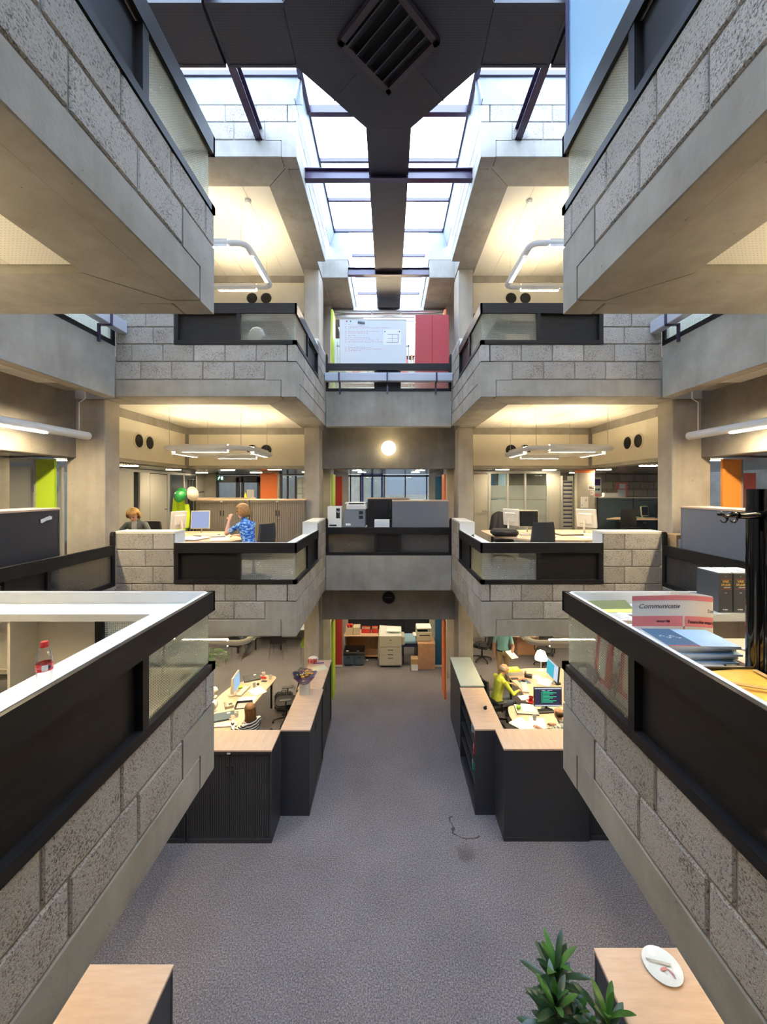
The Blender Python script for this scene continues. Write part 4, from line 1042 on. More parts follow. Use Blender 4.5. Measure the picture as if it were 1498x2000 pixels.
MB().box((-.56, 0, .75), (.56, .6, .775)).build('top', 'maple', t); MB().box((-.56, .57, .05), (.56, .6, .75)).build('back_panel', 'beech', t); MB().box((-.54, .02, .10), (.54, .57, .12)).build('lower_shelf', 'beech', t)
for s in (-1, 1): MB().box((s * .56, 0, 0), (s * .535, .6, .75)).build('side_panel', 'office_frame', t)
for i, (dx, mt, lm) in enumerate(((-.40, 'cardboard_pale', 'paper'), (-.16, 'cardboard_pale', None))): carton('buff paper carton on the shelf unit, %s of two' % ('left', 'right')[i], (-.88 + dx, 12.85, .776), .05, .22, .32, .24, mt, open_=(i == 0), lidmat=lm, group='buff cartons on the shelf unit')
for i, dx in enumerate((.04, .17, .42)): carton('red open-topped paper box on the shelf unit, %s' % ('first', 'second', 'third')[i] + ' from the cartons', (-.88 + dx, 13.0, .776), 0, .2 if i else .1, .28, .14, 'red_card', True, 'cardboard' if i else 'paper', 'paper_box', 'red paper boxes on the shelf unit')
for i, dx in enumerate((-.44, -.34)): carton('small red box on the buff carton, %s' % ('left', 'right')[i] + ' one', (-.88 + dx, 12.82, .96), 0, .08, .14, .12, 'red_card', name='small_box', group='small red boxes')
for i, x in enumerate((-1.25, -.92)):
    t = thing('waste_bin', 'dark green lidded waste bin beside the red panel, %s' % ('left', 'right')[i] + ' one', 'bin', (x, 12.18, 0), 0, 'lidded waste bins')
    MB().cbox((-.16, 0, .04), (.16, .42, .33), .01).build('body', 'screen_blue', t); MB().cbox((-.165, -.005, .335), (.165, .425, .42), .01).build('rim', 'black_plastic', t); MB().grid(lambda u, v: ((u - .5) * .33, v * .43, .42 + .06 * v), 2, 2).build('lid', 'black_gloss', t); MB().box((-.05, -.006, .24), (.05, .002, .28)).build('grip', 'ink', t); MB().lathe([(.045, .43), (.045, .437)], 14, (-.04, .1, 0)).build('lid_disc', 'silver', t); MB().box((-.13, .03, 0), (.13, .39, .04)).build('base', 'black_plastic', t)
t = thing('side_cabinet', 'beech side cabinet carrying the small copier at the passage end', 'cabinet', (1.16, 11.97, 0)); MB().cbox((-.26, 0, 0), (.26, .6, .755), .004).build('carcass', 'beech', t); MB().box((-.265, -.005, .755), (.265, .605, .78)).build('top', 'beech', t); MB().box((-.262, .08, .1), (-.258, .5, .7)).build('painted_opening', 'painted_dark', t)  # carcass is solid; a black sheet paints the shaded inside
t = thing('copier', 'beige office copier on the beech side cabinet', 'copier', (1.10, 12.15, .781)); MB().cbox((-.24, 0, 0), (.24, .42, .28), .01).build('body', 'printer_beige', t); MB().cbox((-.23, .02, .36), (.23, .42, .42), .015).build('scanner_lid', 'printer_white', t); MB().cbox((-.24, .30, .28), (.24, .42, .37), .01).build('neck', 'printer_beige', t); MB().box((-.20, .03, .29), (.12, .29, .30)).build('output_tray', 'ink', t); MB().cbox((-.34, .0, .16), (-.1, .3, .18), .005).build('side_tray', 'printer_white', t); MB().box((-.15, -.004, .17), (.18, 0, .20)).build('control_strip', 'black_plastic', t)
t = thing('small_table', 'slate blue low table between printer and copier', 'table', (.665, 12.3, 0)); MB().box((-.22, 0, .66), (.22, .7, .72)).build('top', 'sky_card', t); MB().box((-.22, -.004, .55), (.22, .02, .66)).build('apron', 'navy', t)
for sx_ in (-1, 1): MB().box((sx_ * .2 - .015, .02, 0), (sx_ * .2 + .015, .05, .66)).build('leg', 'dark_metal', t); MB().box((sx_ * .2 - .015, .62, 0), (sx_ * .2 + .015, .65, .66)).build('leg', 'dark_metal', t)
carton('white and brown carton on the floor against the beech cabinet', (.79, 12.0, 0), 0, .2, .25, .34, 'white_plastic', lidmat='cardboard', name='carton')
# coloured panels on the far columns
for k in (0, 1, 2):
    L = LV[k]; t2 = 2.05 if k < 2 else 2.5
    fl_ = FLOORN[k]
    for s, mt, mt2, nm in ((-1, 'red_paint', 'green_paint', 'red'), (1, 'blue_paint', 'orange_paint', 'blue')):
        if k < 2:
            t = thing('colour_panel', '%s painted panel beyond the far bridge, %s' % (nm, fl_), 'panel', (s * 1.585, 12.12, L), 0, 'painted panels')
            MB().box((-.145, 0, .07), (.145, .05, t2)).build('board', mt, t); MB().box((-.145, .004, 0), (.145, .05, .07)).build('foot_strip', 'offwhite', t)
        t = thing('colour_panel', 'thin %s panel edge beside the far column, %s' % ({'red': 'lime green', 'blue': 'orange'}[nm], fl_), 'panel', (s * 1.475, 10.2, L), 0, 'painted panels')
        MB().box((-.022, 0, .02), (.022, .5, t2)).build('board', mt2, t); MB().box((-.022, 0, 0), (.022, .5, .02)).build('foot_strip', 'offwhite', t)
# gifts and flowers on the left cabinet row
pc = onz(595, 1353, CH)
t = thing('flower_pot', 'square white pot with bouquet in purple wrap on the left cabinet', 'flower pot', (pc.x, pc.y, CH), .1)
MB().prism([(-.095, -.095), (.095, -.095), (.095, .095), (-.095, .095)], 0, .20).build('pot', 'offwhite', t)
wr = MB(); 
def wrapf(u, v):
    a = u * 2 * PI; r = .07 + .16 * v + .02 * math.sin(a * 7) * v; return (r * math.cos(a), r * math.sin(a), .17 + .20 * v + .025 * math.sin(a * 5) * v)
wr.grid(wrapf, 36, 4).build('wrap', 'purple_wrap', t, 60)
lv = MB()
for i in range(60):
    a = RNG.random() * 2 * PI; r = .16 * math.sqrt(RNG.random()); z = .32 + RNG.random() * .10; b = RNG.random() * 2 * PI
    c0 = Vector((r * math.cos(a), r * math.sin(a), z)); d = Vector((math.cos(b), math.sin(b), .5)) * .06; e = Vector((-math.sin(b), math.cos(b), 0)) * .02
    lv.add([c0 - e * .3, c0 + d * .5 - e, c0 + d, c0 + d * .5 + e], [(0, 1, 2, 3)])
o = lv.build('foliage', 'leaf', t); o['kind'] = 'stuff'
for i in range(16):
    a = i * 2.4; r = .155 * math.sqrt((i + .5) / 16); mt = ('petal_yellow', 'petal_purple', 'petal_cream', 'petal_yellow', 'petal_purple')[i % 5]
    fl2 = MB(); c0 = Vector((r * math.cos(a), r * math.sin(a), .43 - r * .3))
    for q in range(8):
        b = 2 * PI * q / 8; d = Vector((math.cos(b), math.sin(b), .25)) * .042; e = Vector((-math.sin(b), math.cos(b), 0)) * .014
        fl2.add([c0, c0 + d * .6 - e, c0 + d, c0 + d * .6 + e], [(0, 1, 2, 3)])
    fo = fl2.build('blossom', mt, t); MB().ball(c0 + Vector((0, 0, .008)), .013, 8, 5).build('blossom_eye', 'amber_wood', fo)
gp = onz(612, 1293, CH)
t = thing('gift_bag', 'crumpled red and white gift wrap at the end of the left cabinets', 'gift wrap', (gp.x, gp.y, CH)); MB().ball((0, 0, .07), (.12, .09, .07), 10, 7).build('paper', 'white_plastic', t)
for i in range(6): MB().box((-.10 + i * .035, -.095, .03), (-.085 + i * .035, -.05, .12), M=Rx(.2)).build('stripe', 'red_card', t)
MB().tube([(.02, -.10, .01), (.26, -.06, .01)], .012, 8).build('ribbon', 'petal_purple', t)
sheet('pale yellow greeting card beside the bouquet', (onz(624, 1306, CH).x, 8.86, CH), .5, .30, .24, 'petal_cream', lines=False, name='greeting_card', group=None)
# dinner plate on the right cabinet
pp = onz(1293, 1890, CH)
t = thing('dinner_plate', 'white plate with knife and food scraps on the lower right cabinet', 'plate', (pp.x, pp.y, CH + .0005))
MB().lathe([(.075, 0), (.09, .004), (.145, .018), (.147, .021), (.09, .008), (.07, .006), (.001, .006)], 40).build('dish', 'china', t, 40)
MB().cbox((-.09, -.007, 0), (.0, .007, .006), .003, M=T(-.02, .025, .022) @ Rz(-.25)).box((.0, -.009, 0), (.10, .009, .002), M=T(-.02, .025, .022) @ Rz(-.25)).build('knife', 'silver', t)
MB().ball((.0, -.02, .014), (.035, .012, .008), 10, 6, M=Rz(.2)).build('ham_scrap', 'ham', t, 60); MB().ball((.01, -.045, .012), (.014, .012, .005), 10, 6).build('egg_scrap', 'white_plastic', t, 60)
MB().tube([(.035, -.02, .012), (.055, -.06, .012), (.05, -.09, .018)], [.004, .007, .004], 6).build('rind', 'ham', t, 60)
# ------------------------------------------------------------------ first floor, left bay
F1 = LV[1]; D1 = F1 + .74; LG = F1 + .7105
cabinet('warm grey shutter cabinet behind the coat stand, first-floor left bay', (-3.965, 9.3, F1), 0, 1.30, .45, 1.42, body='warm_grey_metal', door='warm_grey_metal', tag_card=True, slats=14)
cabinet('warm grey shutter cabinet behind the woman in blue, first-floor left bay', (-2.645, 9.3, F1), 0, 1.30, .45, 1.42, body='warm_grey_metal', door='warm_grey_metal', tag_card=True, slats=14)
desk('rounded maple desk of the woman in blue, first-floor left bay', [(-2.62, 7.3), (-2.78, 6.95), (-3.3, 6.85), (-4.95, 6.95), (-4.95, 7.40), (-4.55, 7.50), (-4.48, 8.6), (-3.5, 8.55), (-3.2, 7.9)], D1, F1, [(-2.95, 7.2), (-4.8, 7.1), (-4.4, 8.4), (-3.6, 8.4)])
monitor('pale flat monitor with lilac screen turned to the woman in blue', (-3.86, 8.05, D1 + .0005), .25, .36, .37, 'screen_pale', 'beige_plastic', tilt=-9, lift=.11)
monitor('pale monitor seen from behind, beside the coat stand', (-4.30, 8.05, D1 + .0005), -1.9, .38, .36, 'ink', 'white_plastic', tilt=-5, lift=.11)
t = thing('document_holder', 'sloping grey document holder before the blond woman', 'document holder', (-4.5, 7.35, D1 + .0005), 0); MB().box((-.20, -.1, .02), (.20, .1, .03), M=Rx(.3)).build('plate', 'office_grey', t); MB().box((-.18, .08, 0), (.18, .1, .05)).build('foot', 'office_frame', t)
laptop('dark laptop on a dock, first-floor left desk', (-3.58, 7.72, D1 + .0005), .1, 'office_grey', .42, .28)
keyboard('grey keyboard in front of the lilac monitor', (-3.35, 7.45, D1 + .0005), .3, 'silver')
sheet('white papers near the elbow of the woman in blue', (-3.1, 7.2, D1 + .0005), .4, .3, .42, n=3); sheet('white papers spread over the first-floor left desk', (-3.65, 7.2, D1 + .014), -.3, .5, .4, n=4)
cup('clear cup on the first-floor left desk', (-3.98, 7.25, D1 + .0005), 'white_plastic', .035, .08, None)
office_chair('black swivel chair of the woman in blue', (-2.40, 6.98, F1), 1.15, arms=False, back=.46)
office_chair('chair of the blond woman behind the block pier', (-4.85, 7.72, F1), PI, arms=False, back=.40)
t = thing('coat_stand', 'black coat stand with hooks beside the warm grey cabinets', 'coat stand', (-4.50, 8.95, F1))
for i in range(4):
    a = i * PI / 2 + .4; x, y = .065 * math.cos(a), .065 * math.sin(a)
    MB().tube([(x * 3.6, y * 3.6, 0), (x, y, .12), (x, y, 1.86)], .016, 8).build('pole', 'black_plastic', t, 50); MB().ball((x, y, 1.87), .026, 10, 7).build('knob', 'black_plastic', t, 60)
    MB().tube([(x, y, 1.58), (x * 4, y * 4, 1.60)], .011, 6).build('hook', 'black_plastic', t, 50)
for z in (.5, 1.52, .76): MB().lathe([(.075, z), (.082, z + .01), (.075, z + .02)], 18).build('band', 'black_plastic', t, 40)
t = thing('safety_jacket', 'bright yellow high-visibility jacket hanging on the coat stand', 'jacket', (-4.68, 8.78, F1 + .50), .1)
def jk(u, v):
    w_ = .08 + .07 * min(1, (1 - v) * 2.2) ** .7; a = (u - .5) * 2
    return (a * w_ - .02, -.03 - .05 * math.cos(a * 1.4) + .018 * math.sin(u * 19 + v * 3), v * 1.08)
MB().grid(jk, 16, 14).build('front', 'hi_vis', t, 70); MB().grid(lambda u, v: (jk(u, v)[0], .035 + .04 * math.cos((u - .5) * 2.8) + .01 * math.sin(u * 17), jk(u, v)[2]), 16, 14).build('back', 'hi_vis', t, 70)
MB().tube([(.16, -.04, .82), (.19, -.05, .6), (.17, -.05, .30)], [.05, .055, .045], 10).build('sleeve', 'hi_vis', t, 60)
def helmet(label, loc, mat, rot):
    t = thing('hard_hat', label, 'helmet', loc); R = rot
    pts = [(.125 * math.cos(i * PI / 16), .135 * math.sin(i * PI / 16)) for i in range(9)]
    MB().lathe([(r + .0005, z) for r, z in pts], 22, M=R @ Matrix.Scale(1.12, 4, (0, 1, 0))).build('shell', mat, t, 60)
    MB().cbox((-.02, -.14, .02), (.02, .14, .142), .02, M=R).build('ridge', mat, t, 60) if False else None
    MB().prism([(.135 * math.cos(a / 12 * PI), .15 * math.sin(a / 12 * PI) + .06 * math.sin(a / 12 * PI)) for a in range(13)], -.004, .008, M=R).build('peak', mat, t)
    return t
helmet('green safety helmet hanging on the coat stand', (-4.60, 8.64, F1 + 1.50), 'hard_hat_green', Rx(1.2))
helmet('cream safety helmet hanging on the coat stand', (-4.32, 8.66, F1 + 1.53), 'hard_hat_white', Ry(-.5) @ Rx(1.35))
# partition with door along the corridor, left
pl = struct('wall_partition_left')
for y0, y1, mt in ((9.3, 10.45, 'office_grey'), (10.72, 11.15, 'office_grey'), (12.05, 12.18, 'office_frame'), (13.9, 14.45, 'office_grey')): MB().box((-6.85, y0, F1), (-6.80, y1, F1 + 2.12)).build('panel', mt, pl)
MB().box((-6.87, 9.3, F1 + 2.12), (-6.78, 14.45, F1 + 2.2)).build('head_rail', 'office_frame', pl)
MB().box((-6.84, 12.18, F1 + .02), (-6.83, 13.9, F1 + 2.12)).build('glass_pane', 'frosted_glass', pl); MB().box((-6.86, 13.0, F1), (-6.80, 13.05, F1 + 2.12)).build('mullion', 'office_frame', pl)
MB().box((-7.3, 10.45, F1), (-7.25, 10.72, F1 + 2.12)).build('dark_recess', 'dark_metal', pl)
dd_ = S(MB().box((-6.845, 11.17, F1), (-6.805, 12.03, F1 + 2.10)).build('door_1', 'office_grey')); MB().tube([(-6.80, 11.95, F1 + 1.05), (-6.75, 11.95, F1 + 1.05), (-6.75, 11.80, F1 + 1.05)], .012, 8).build('handle', 'chrome', dd_)
# dark exit doors and daylight windows in the end wall
ed = struct('door_2')
for a, b in ((-6.35, -6.27), (-5.62, -5.50), (-5.42, -5.34), (-4.84, -4.74)): MB().box((a, 14.40, F1), (b, 14.49, F1 + 2.1)).build('frame', 'door_dark', ed)
MB().box((-6.35, 14.40, F1 + 1.90), (-4.74, 14.49, F1 + 2.15)).build('head', 'door_dark', ed); MB().box((-6.35, 14.41, F1 + 1.0), (-4.74, 14.48, F1 + 1.08)).build('rail', 'door_dark', ed)
for a, b in ((-6.27, -5.62), (-5.50, -5.42), (-5.34, -4.84)): MB().box((a, 14.44, F1 + 1.08), (b, 14.448, F1 + 1.9)).build('glass_pane', 'clear_glass', ed); MB().box((a, 14.43, F1), (b, 14.46, F1 + 1.0)).build('lower_panel', 'door_dark', ed)
t = thing('exit_sign', 'green emergency exit sign with running figure under the ceiling', 'sign', (-5.55, 12.9, F1 + 2.02)); MB().cbox((-.13, -.02, -.075), (.13, .02, .075), .004).build('box', 'green_sign', t)
MB().box((.04, -.022, -.05), (.10, -.0205, .05)).build('door_symbol', 'exit_white', t); MB().tube([(-.06, -.0215, -.05), (-.03, -.0215, -.01), (-.015, -.0215, .03)], .008, 5).build('figure_leg', 'exit_white', t); MB().ball((-.01, -.0215, .05), (.012, .003, .012), 8, 6).build('figure_head', 'exit_white', t); MB().tube([(-.06, -.0215, .01), (-.02, -.0215, .02), (.02, -.0215, .0)], .006, 5).build('figure_arm', 'exit_white', t); MB().box((-.003, -.003, .075), (.003, .003, .21)).build('hanger', 'chrome', t)
sheet('white notice taped to the dark exit door', (-5.08, 14.395, F1 + 1.45), 0, .26, .38, name='notice', group=None, tilt=PI / 2)
t = thing('colour_panel', 'wide orange painted panel behind the grey cabinets, first floor', 'panel', (-3.76, 12.3, F1), 0, 'painted panels'); MB().box((-.27, 0, .05), (.27, .08, 2.17)).build('board', 'orange_paint', t); MB().box((.27, -.01, 0), (.30, .09, 2.17)).build('edge_profile', 'office_frame', t)
gb = struct('window_5')
for c in range(2):
    for r in range(10): piece(gb, 'glass_block', (-3.36 + c * .2, 14.40, F1 + .1 + r * .2), (-3.36 + c * .2 + .19, 14.48, F1 + .1 + r * .2 + .19), 'glass_block', .015)
for x in (-3.95, -3.72, -3.42): MB().box((x - .03, 14.40, F1), (x + .03, 14.48, F1 + 2.15)).build('mullion', 'door_dark', gb)
for a, b in ((-3.92, -3.75), (-3.69, -3.45)): MB().box((a, 14.44, F1), (b, 14.448, F1 + 2.15)).build('glass_pane', 'clear_glass', gb)
t = thing('counter', 'high counter top with small bottles behind the grey cabinets', 'counter', (-4.75, 11.3, F1), 0); MB().box((-.85, -.2, 1.37), (.85, .2, 1.41)).build('top', 'maple', t); MB().box((-.8, -.15, 0), (.8, .15, 1.37)).build('body', 'office_grey', t); MB().lathe([(.03, 1.411), (.03, 1.50), (.012, 1.53), (.012, 1.56)], 12, (.62, 0, 0)).build('bottle', 'yellow', t, 40)
# ------------------------------------------------------------------ first floor, right bay
desk('maple desk with monitors, first-floor right bay', [(2.05, 8.8), (2.05, 7.8), (2.6, 7.15), (3.6, 7.05), (4.5, 7.5), (4.7, 8.9), (3.4, 8.9)], D1, F1, [(2.25, 8.5), (2.7, 7.4), (4.3, 7.6), (4.4, 8.7)])
monitor('monitor with dark screen and pale frame, first-floor right desk', (2.92, 8.2, D1 + .0005), -.05, .41, .35, 'screen_off', 'beige_plastic', tilt=-4, lift=.13)
monitor('white monitor turned away to the right, first-floor right desk', (4.08, 8.1, D1 + .0005), PI - .95, .42, .38, 'ink', 'white_plastic', tilt=-8, lift=.13)
monitor('pale monitor half hidden behind the dark-screened one', (2.66, 8.55, D1 + .0005), PI / 2 + .6, .41, .36, 'ink', 'white_plastic', tilt=-4, lift=.13)
laptop('closed grey laptop between the first-floor right monitors', (3.62, 7.9, D1 + .0005), .1, 'office_grey', .48, .32)
telephone('grey desk phone with raised handset, first-floor right desk', (3.30, 8.45, D1 + .0005), .6, 'black_plastic'); 
sheet('white papers on the right of the first-floor right desk', (3.75, 7.45, D1 + .0005), .2, .3, .4, n=3); mouse('pale mouse on the first-floor right desk', (3.18, 7.5, D1 + .0005), .2); keyboard('pale keyboard before the dark-screened monitor', (2.85, 7.75, D1 + .0005), -.05, 'silver')
sheet('papers strewn at the right end of the first-floor right desk', (4.2, 7.75, D1 + .0005), .7, .3, .4, n=2)
t = thing('laptop_bag', 'black padded laptop bag lying on the first-floor right desk', 'bag', (2.28, 7.72, D1 + .0005), -.05); MB().cbox((-.25, -.17, 0), (.25, .17, .14), .05).build('body', 'black_cloth', t); MB().tube([(-.07, -.17, .08), (-.06, -.21, .09), (.06, -.21, .09), (.07, -.17, .08)], .01, 6).build('handle', 'black_plastic', t)
office_chair('black mesh-backed swivel chair seen from behind, first-floor right', (2.62, 6.98, F1), .05, back=.50)
office_chair('black swivel chair draped with a jacket, first-floor right', (2.66, 9.18, F1), PI * .96, arms=False, back=.42)
t = thing('draped_jacket', 'dark jacket draped over a chair back, first-floor right', 'jacket', (2.68, 9.47, F1 + .58), .0)
MB().grid(lambda u, v: ((u - .5) * (.36 + .16 * (1 - v)), -.02 - .07 * math.sin(v * PI / 2) + .10 * abs(u - .5) * (1 - v) + .01 * math.sin(u * 25), .08 + .46 * v - .10 * (2 * u - 1) ** 2 * v), 14, 8).build('front', 'grey_cloth', t, 70); MB().grid(lambda u, v: ((u - .5) * (.34 + .12 * (1 - v)), .06 + .05 * math.sin(v * PI) , .08 + .46 * v - .10 * (2 * u - 1) ** 2 * v), 14, 8).build('back', 'grey_cloth', t, 70)
t = thing('stapler', 'black stapler lying on the white ledge, first-floor right', 'stapler', (1.66, 7.75, LG), 1.2); MB().cbox((-.10, -.02, 0), (.10, .02, .02), .006).build('base', 'black_plastic', t); MB().cbox((-.10, -.018, .024), (.09, .018, .05), .008).build('arm', 'black_plastic', t)
# glazed partition facing the viewer
pr = struct('wall_partition_right'); Yp = 11.6
for a, b, mt in ((2.30, 2.52, 'office_frame'), (2.95, 3.03, 'office_frame'), (3.50, 3.56, 'office_frame'), (4.02, 4.08, 'office_frame'), (4.68, 4.76, 'office_frame'), (4.76, 5.08, 'office_grey')): MB().box((a, Yp, F1), (b, Yp + .06, F1 + 2.12)).build('panel', mt, pr)
MB().box((2.3, Yp - .01, F1 + 2.12), (5.08, Yp + .07, F1 + 2.2)).build('head_rail', 'office_frame', pr)
for a, b in ((3.03, 3.50), (3.56, 4.02), (4.08, 4.68)):
    MB().box((a, Yp + .025, F1 + 1.78), (b, Yp + .033, F1 + 2.12)).build('clear_pane', 'clear_glass', pr); MB().box((a, Yp + .025, F1 + 1.36), (b, Yp + .033, F1 + 1.77)).build('frosted_pane', 'frosted_glass', pr); MB().box((a, Yp + .025, F1), (b, Yp + .033, F1 + 1.34)).build('frosted_pane', 'frosted_glass', pr)
d3 = S(MB().box((2.53, Yp + .01, F1), (2.94, Yp + .05, F1 + 2.10)).build('door_3', 'office_grey')); MB().tube([(2.88, Yp + .01, F1 + 1.02), (2.88, Yp - .04, F1 + 1.02), (2.76, Yp - .04, F1 + 1.02)], .012, 8).build('handle', 'chrome', d3)
for x0, x1, mt in ((2.9, 3.25, 'deep_red'), (3.3, 3.6, 'blue_paint'), (3.7, 3.95, 'sky_card')):
    t = thing('colour_panel', {'deep_red': 'dark red', 'blue_paint': 'blue', 'sky_card': 'light blue'}[mt] + ' painted panel seen through the glazed partition', 'panel', ((x0 + x1) / 2, 13.2, F1), 0, 'painted panels'); MB().box((-(x1 - x0) / 2, 0, .05), ((x1 - x0) / 2, .05, 2.2)).build('board', mt, t); MB().box((-(x1 - x0) / 2, .0, 0), ((x1 - x0) / 2, .05, .05)).build('foot_strip', 'offwhite', t)
t = thing('file_rack', 'tall rack of grey box files beside the glazed partition', 'rack', (5.24, 11.45, F1))
for s in (-1, 1): MB().box((s * .155, 0, 0), (s * .145, .35, 2.05)).build('upright', 'office_frame', t)
for i in range(8): MB().box((-.145, 0, .25 + i * .235), (.145, .35, .262 + i * .235)).build('shelf', 'office_frame', t)
for i in range(14):
    b_ = thing('box_file', 'grey box file with navy label, %s from the bottom of the tall rack' % ('first', 'second', 'third', 'fourth', 'fifth', 'sixth', 'seventh', 'eighth', 'ninth', 'tenth', 'eleventh', 'twelfth', 'thirteenth', 'fourteenth')[i], 'file', (5.24, 11.46, F1 + .263 + (i // 2) * .235 + (i % 2) * .11), 0, 'box files in the tall rack'); MB().cbox((-.135, 0, 0), (.135, .3, .105), .004).build('case', 'office_grey', b_); MB().box((-.13, -.002, .055), (.13, -.0005, .095)).build('label_strip', 'navy', b_)
cp = struct('wall_column_panel'); MB().box((5.42, 11.25, F1), (5.92, 11.42, F1 + 2.15)).build('panel', 'column_concrete', cp); MB().box((5.42, 11.24, F1 + 2.13), (5.92, 11.43, F1 + 2.2)).build('head_strip', 'orange_paint', cp)
def poster(label, x, y, z, w_, h_, base='paper', marks=(), name='poster'):
    t = thing(name, label, 'poster', (x, y, z)); MB().box((-w_ / 2, -.004, -h_ / 2), (w_ / 2, 0, h_ / 2)).build('sheet', base, t)
    for mt, a, b, c, d in marks: MB().box((a * w_, -.0055, b * h_), (c * w_, -.0041, d * h_)).build('print', mt, t)
    return t
poster('small black and white photo print on the beige column panel', 5.82, 11.245, F1 + 1.71, .20, .15, 'paper', (('office_grey', -.4, -.35, .4, .4), ('ink', -.3, -.2, .1, .1), ('ink', .0, -.3, .35, -.1)))
poster('white sheet with coloured flower mark on the beige column panel', 5.62, 11.245, F1 + 1.28, .22, .32, 'paper', (('red_card', .18, .22, .26, .32), ('orange_paint', .26, .15, .34, .22), ('blue_paint', .12, .12, .2, .2), ('green_paint', .2, .06, .28, .13), ('silver', -.4, -.3, -.2, -.2)))
poster('small notice pinned beneath the photo print', 5.83, 11.245, F1 + 1.55, .08, .12, 'paper', (('pink', -.2, -.2, .2, .3),))
# blue screens and desk at the back right
for i, x in enumerate((7.5, 8.68)):
    t = thing('office_screen', 'dark blue fabric office screen at the back right, %s' % ('left one', 'right one')[i], 'screen', (x, 12.95, F1), 0, 'blue office screens'); MB().box((-.575, 0, .03), (.575, .05, 1.36)).build('panel', 'screen_blue', t); MB().box((-.585, -.005, 1.36), (.585, .055, 1.385)).build('top_rail', 'offwhite', t); MB().box((-.59, -.005, 0), (-.575, .055, 1.385)).build('edge_post', 'black_plastic', t)
desk('maple desk before the blue screens', [(6.75, 12.2), (7.2, 12.0), (8.8, 11.85), (9.0, 12.8), (7.4, 12.8)], D1, F1, [(7.2, 12.3), (8.7, 12.1), (8.7, 12.7)])
office_chair('black swivel chair before the blue screens', (7.25, 11.65, F1), -.9, back=.48)
monitor('small beige monitor with green note, before the blue screens', (8.05, 12.35, D1 + .0005), .15, .26, .30, 'screen_off', 'beige_plastic', lift=.08); telephone('beige telephone beside the small beige monitor', (7.72, 12.35, D1 + .0005), .3)
t = thing('note_flag', 'bright green sticky note on top of the beige monitor', 'note', (8.02, 12.30, D1 + .385)); MB().box((-.06, -.02, 0), (.06, .02, .012)).build('pad', 'apple_green', t); MB().box((-.02, -.03, .012), (.05, .0, .016)).build('flap', 'apple_green', t)
monitor('black monitor partly hidden by the right column', (8.62, 12.45, D1 + .0005), 0, .4, .32, 'screen_off', 'black_plastic')
t = thing('pin_board', 'pinkish pin board with papers above the blue screens', 'pin board', (8.50, 14.265, F1 + 1.60)); MB().box((-.21, 0, -.3), (.21, .03, .3)).build('board', 'pink', t); MB().box((-.17, -.004, -.28), (.14, 0, .05)).box((-.1, -.004, .08), (.12, 0, .25)).build('papers', 'paper_cool', t)
t = thing('scale_model', 'white cardboard model on top of the blue screens', 'model', (7.35, 12.97, F1 + 1.386)); MB().box((-.3, -.1, 0), (.3, .1, .03)).box((-.25, -.08, .03), (.2, .08, .12)).build('blocks', 'paper', t); MB().prism([(-.25, -.08), (.2, -.08), (.2, .08), (-.25, .08)], .12, .15).build('roof', 'paper_cool', t)
bw2 = struct('wall_far_right_room')
for r in range(8):
    for c in range(6): piece(bw2, 'block', (7.2 + c * .5 + (.25 if r % 2 else 0), 14.30, F1 + r * .277), (7.2 + c * .5 + .488 + (.25 if r % 2 else 0), 14.48, F1 + r * .277 + .265), 'block', .008)
poster('purple and white poster on the block wall above the model', 7.55, 14.29, F1 + 1.72, .42, .75, 'paper', (('petal_purple', -.4, .1, .4, .4), ('cup_red', -.3, -.15, -.1, -.05), ('green_sign', -.05, -.15, .12, -.05), ('blue_paint', .16, -.15, .36, -.05), ('pink', -.4, -.45, .4, -.3)))
# ------------------------------------------------------------------ side bridges, first floor
cabinet('dark cabinet back with white tape on the left bridge', (-4.62, 5.0, F1), PI / 2, 1.0, .45, 1.40, 'plain', name='office_cabinet'); cabinet('dark cabinet back on the left bridge, cut by the picture edge', (-4.62, 3.98, F1), PI / 2, 1.0, .45, 1.40, 'plain', name='office_cabinet')
t = thing('tape_strip', 'torn piece of white tape on the dark left cabinet', 'tape', (-4.612, 5.28, F1 + 1.25)); MB().prism([(-.09, -.03), (-.07, -.04), (.0, -.01), (.08, .0), (.09, .035), (.05, .05), (-.05, .02), (-.09, .01)], 0, .003, M=Rz(PI / 2) @ Rx(PI / 2)).build('tape', 'white_plastic', t); MB().box((.0, -.02, -.01), (.0035, .02, .01)).build('crease', 'paper_cool', t)
cabinet('metallic grey cabinet back beside the cartons on the right bridge', (4.52, 5.45, F1), -PI / 2, 1.22, .45, 1.40, 'plain', 'blue_grey_metal', name='office_cabinet'); cabinet('metallic grey cabinet back on the right bridge, behind the coat stand', (4.52, 4.2, F1), -PI / 2, 1.22, .45, 1.40, 'plain', 'blue_grey_metal', name='office_cabinet')
zc_ = F1
for i, (w_, h_) in enumerate(((.36, .33), (.34, .31), (.32, .29))):
    carton('brown cardboard box in a stack by the right pier, %s' % ('lowest', 'middle', 'topmost with a torn white label')[i], (4.64, 6.26, zc_ + .0005), .03, w_, .30, h_, 'cardboard', patch='paper' if i == 2 else None, group='stacked cardboard boxes'); zc_ += h_ + .005
for s, mt, nm in ((-1, 'green_paint', 'lime green'), (1, 'orange_light', 'orange')):
    t = thing('colour_panel', 'wide %s painted panel beside the %s column, first floor' % (nm, 'left' if s < 0 else 'right'), 'panel', (s * 5.56, 6.34, F1), 0, 'painted panels'); MB().box((-.15, 0, .02), (.15, .045, 2.15)).build('board', mt, t); MB().box((s * .15, 0, 0), (s * .18, .05, 2.15)).build('edge_profile', 'office_frame', t)
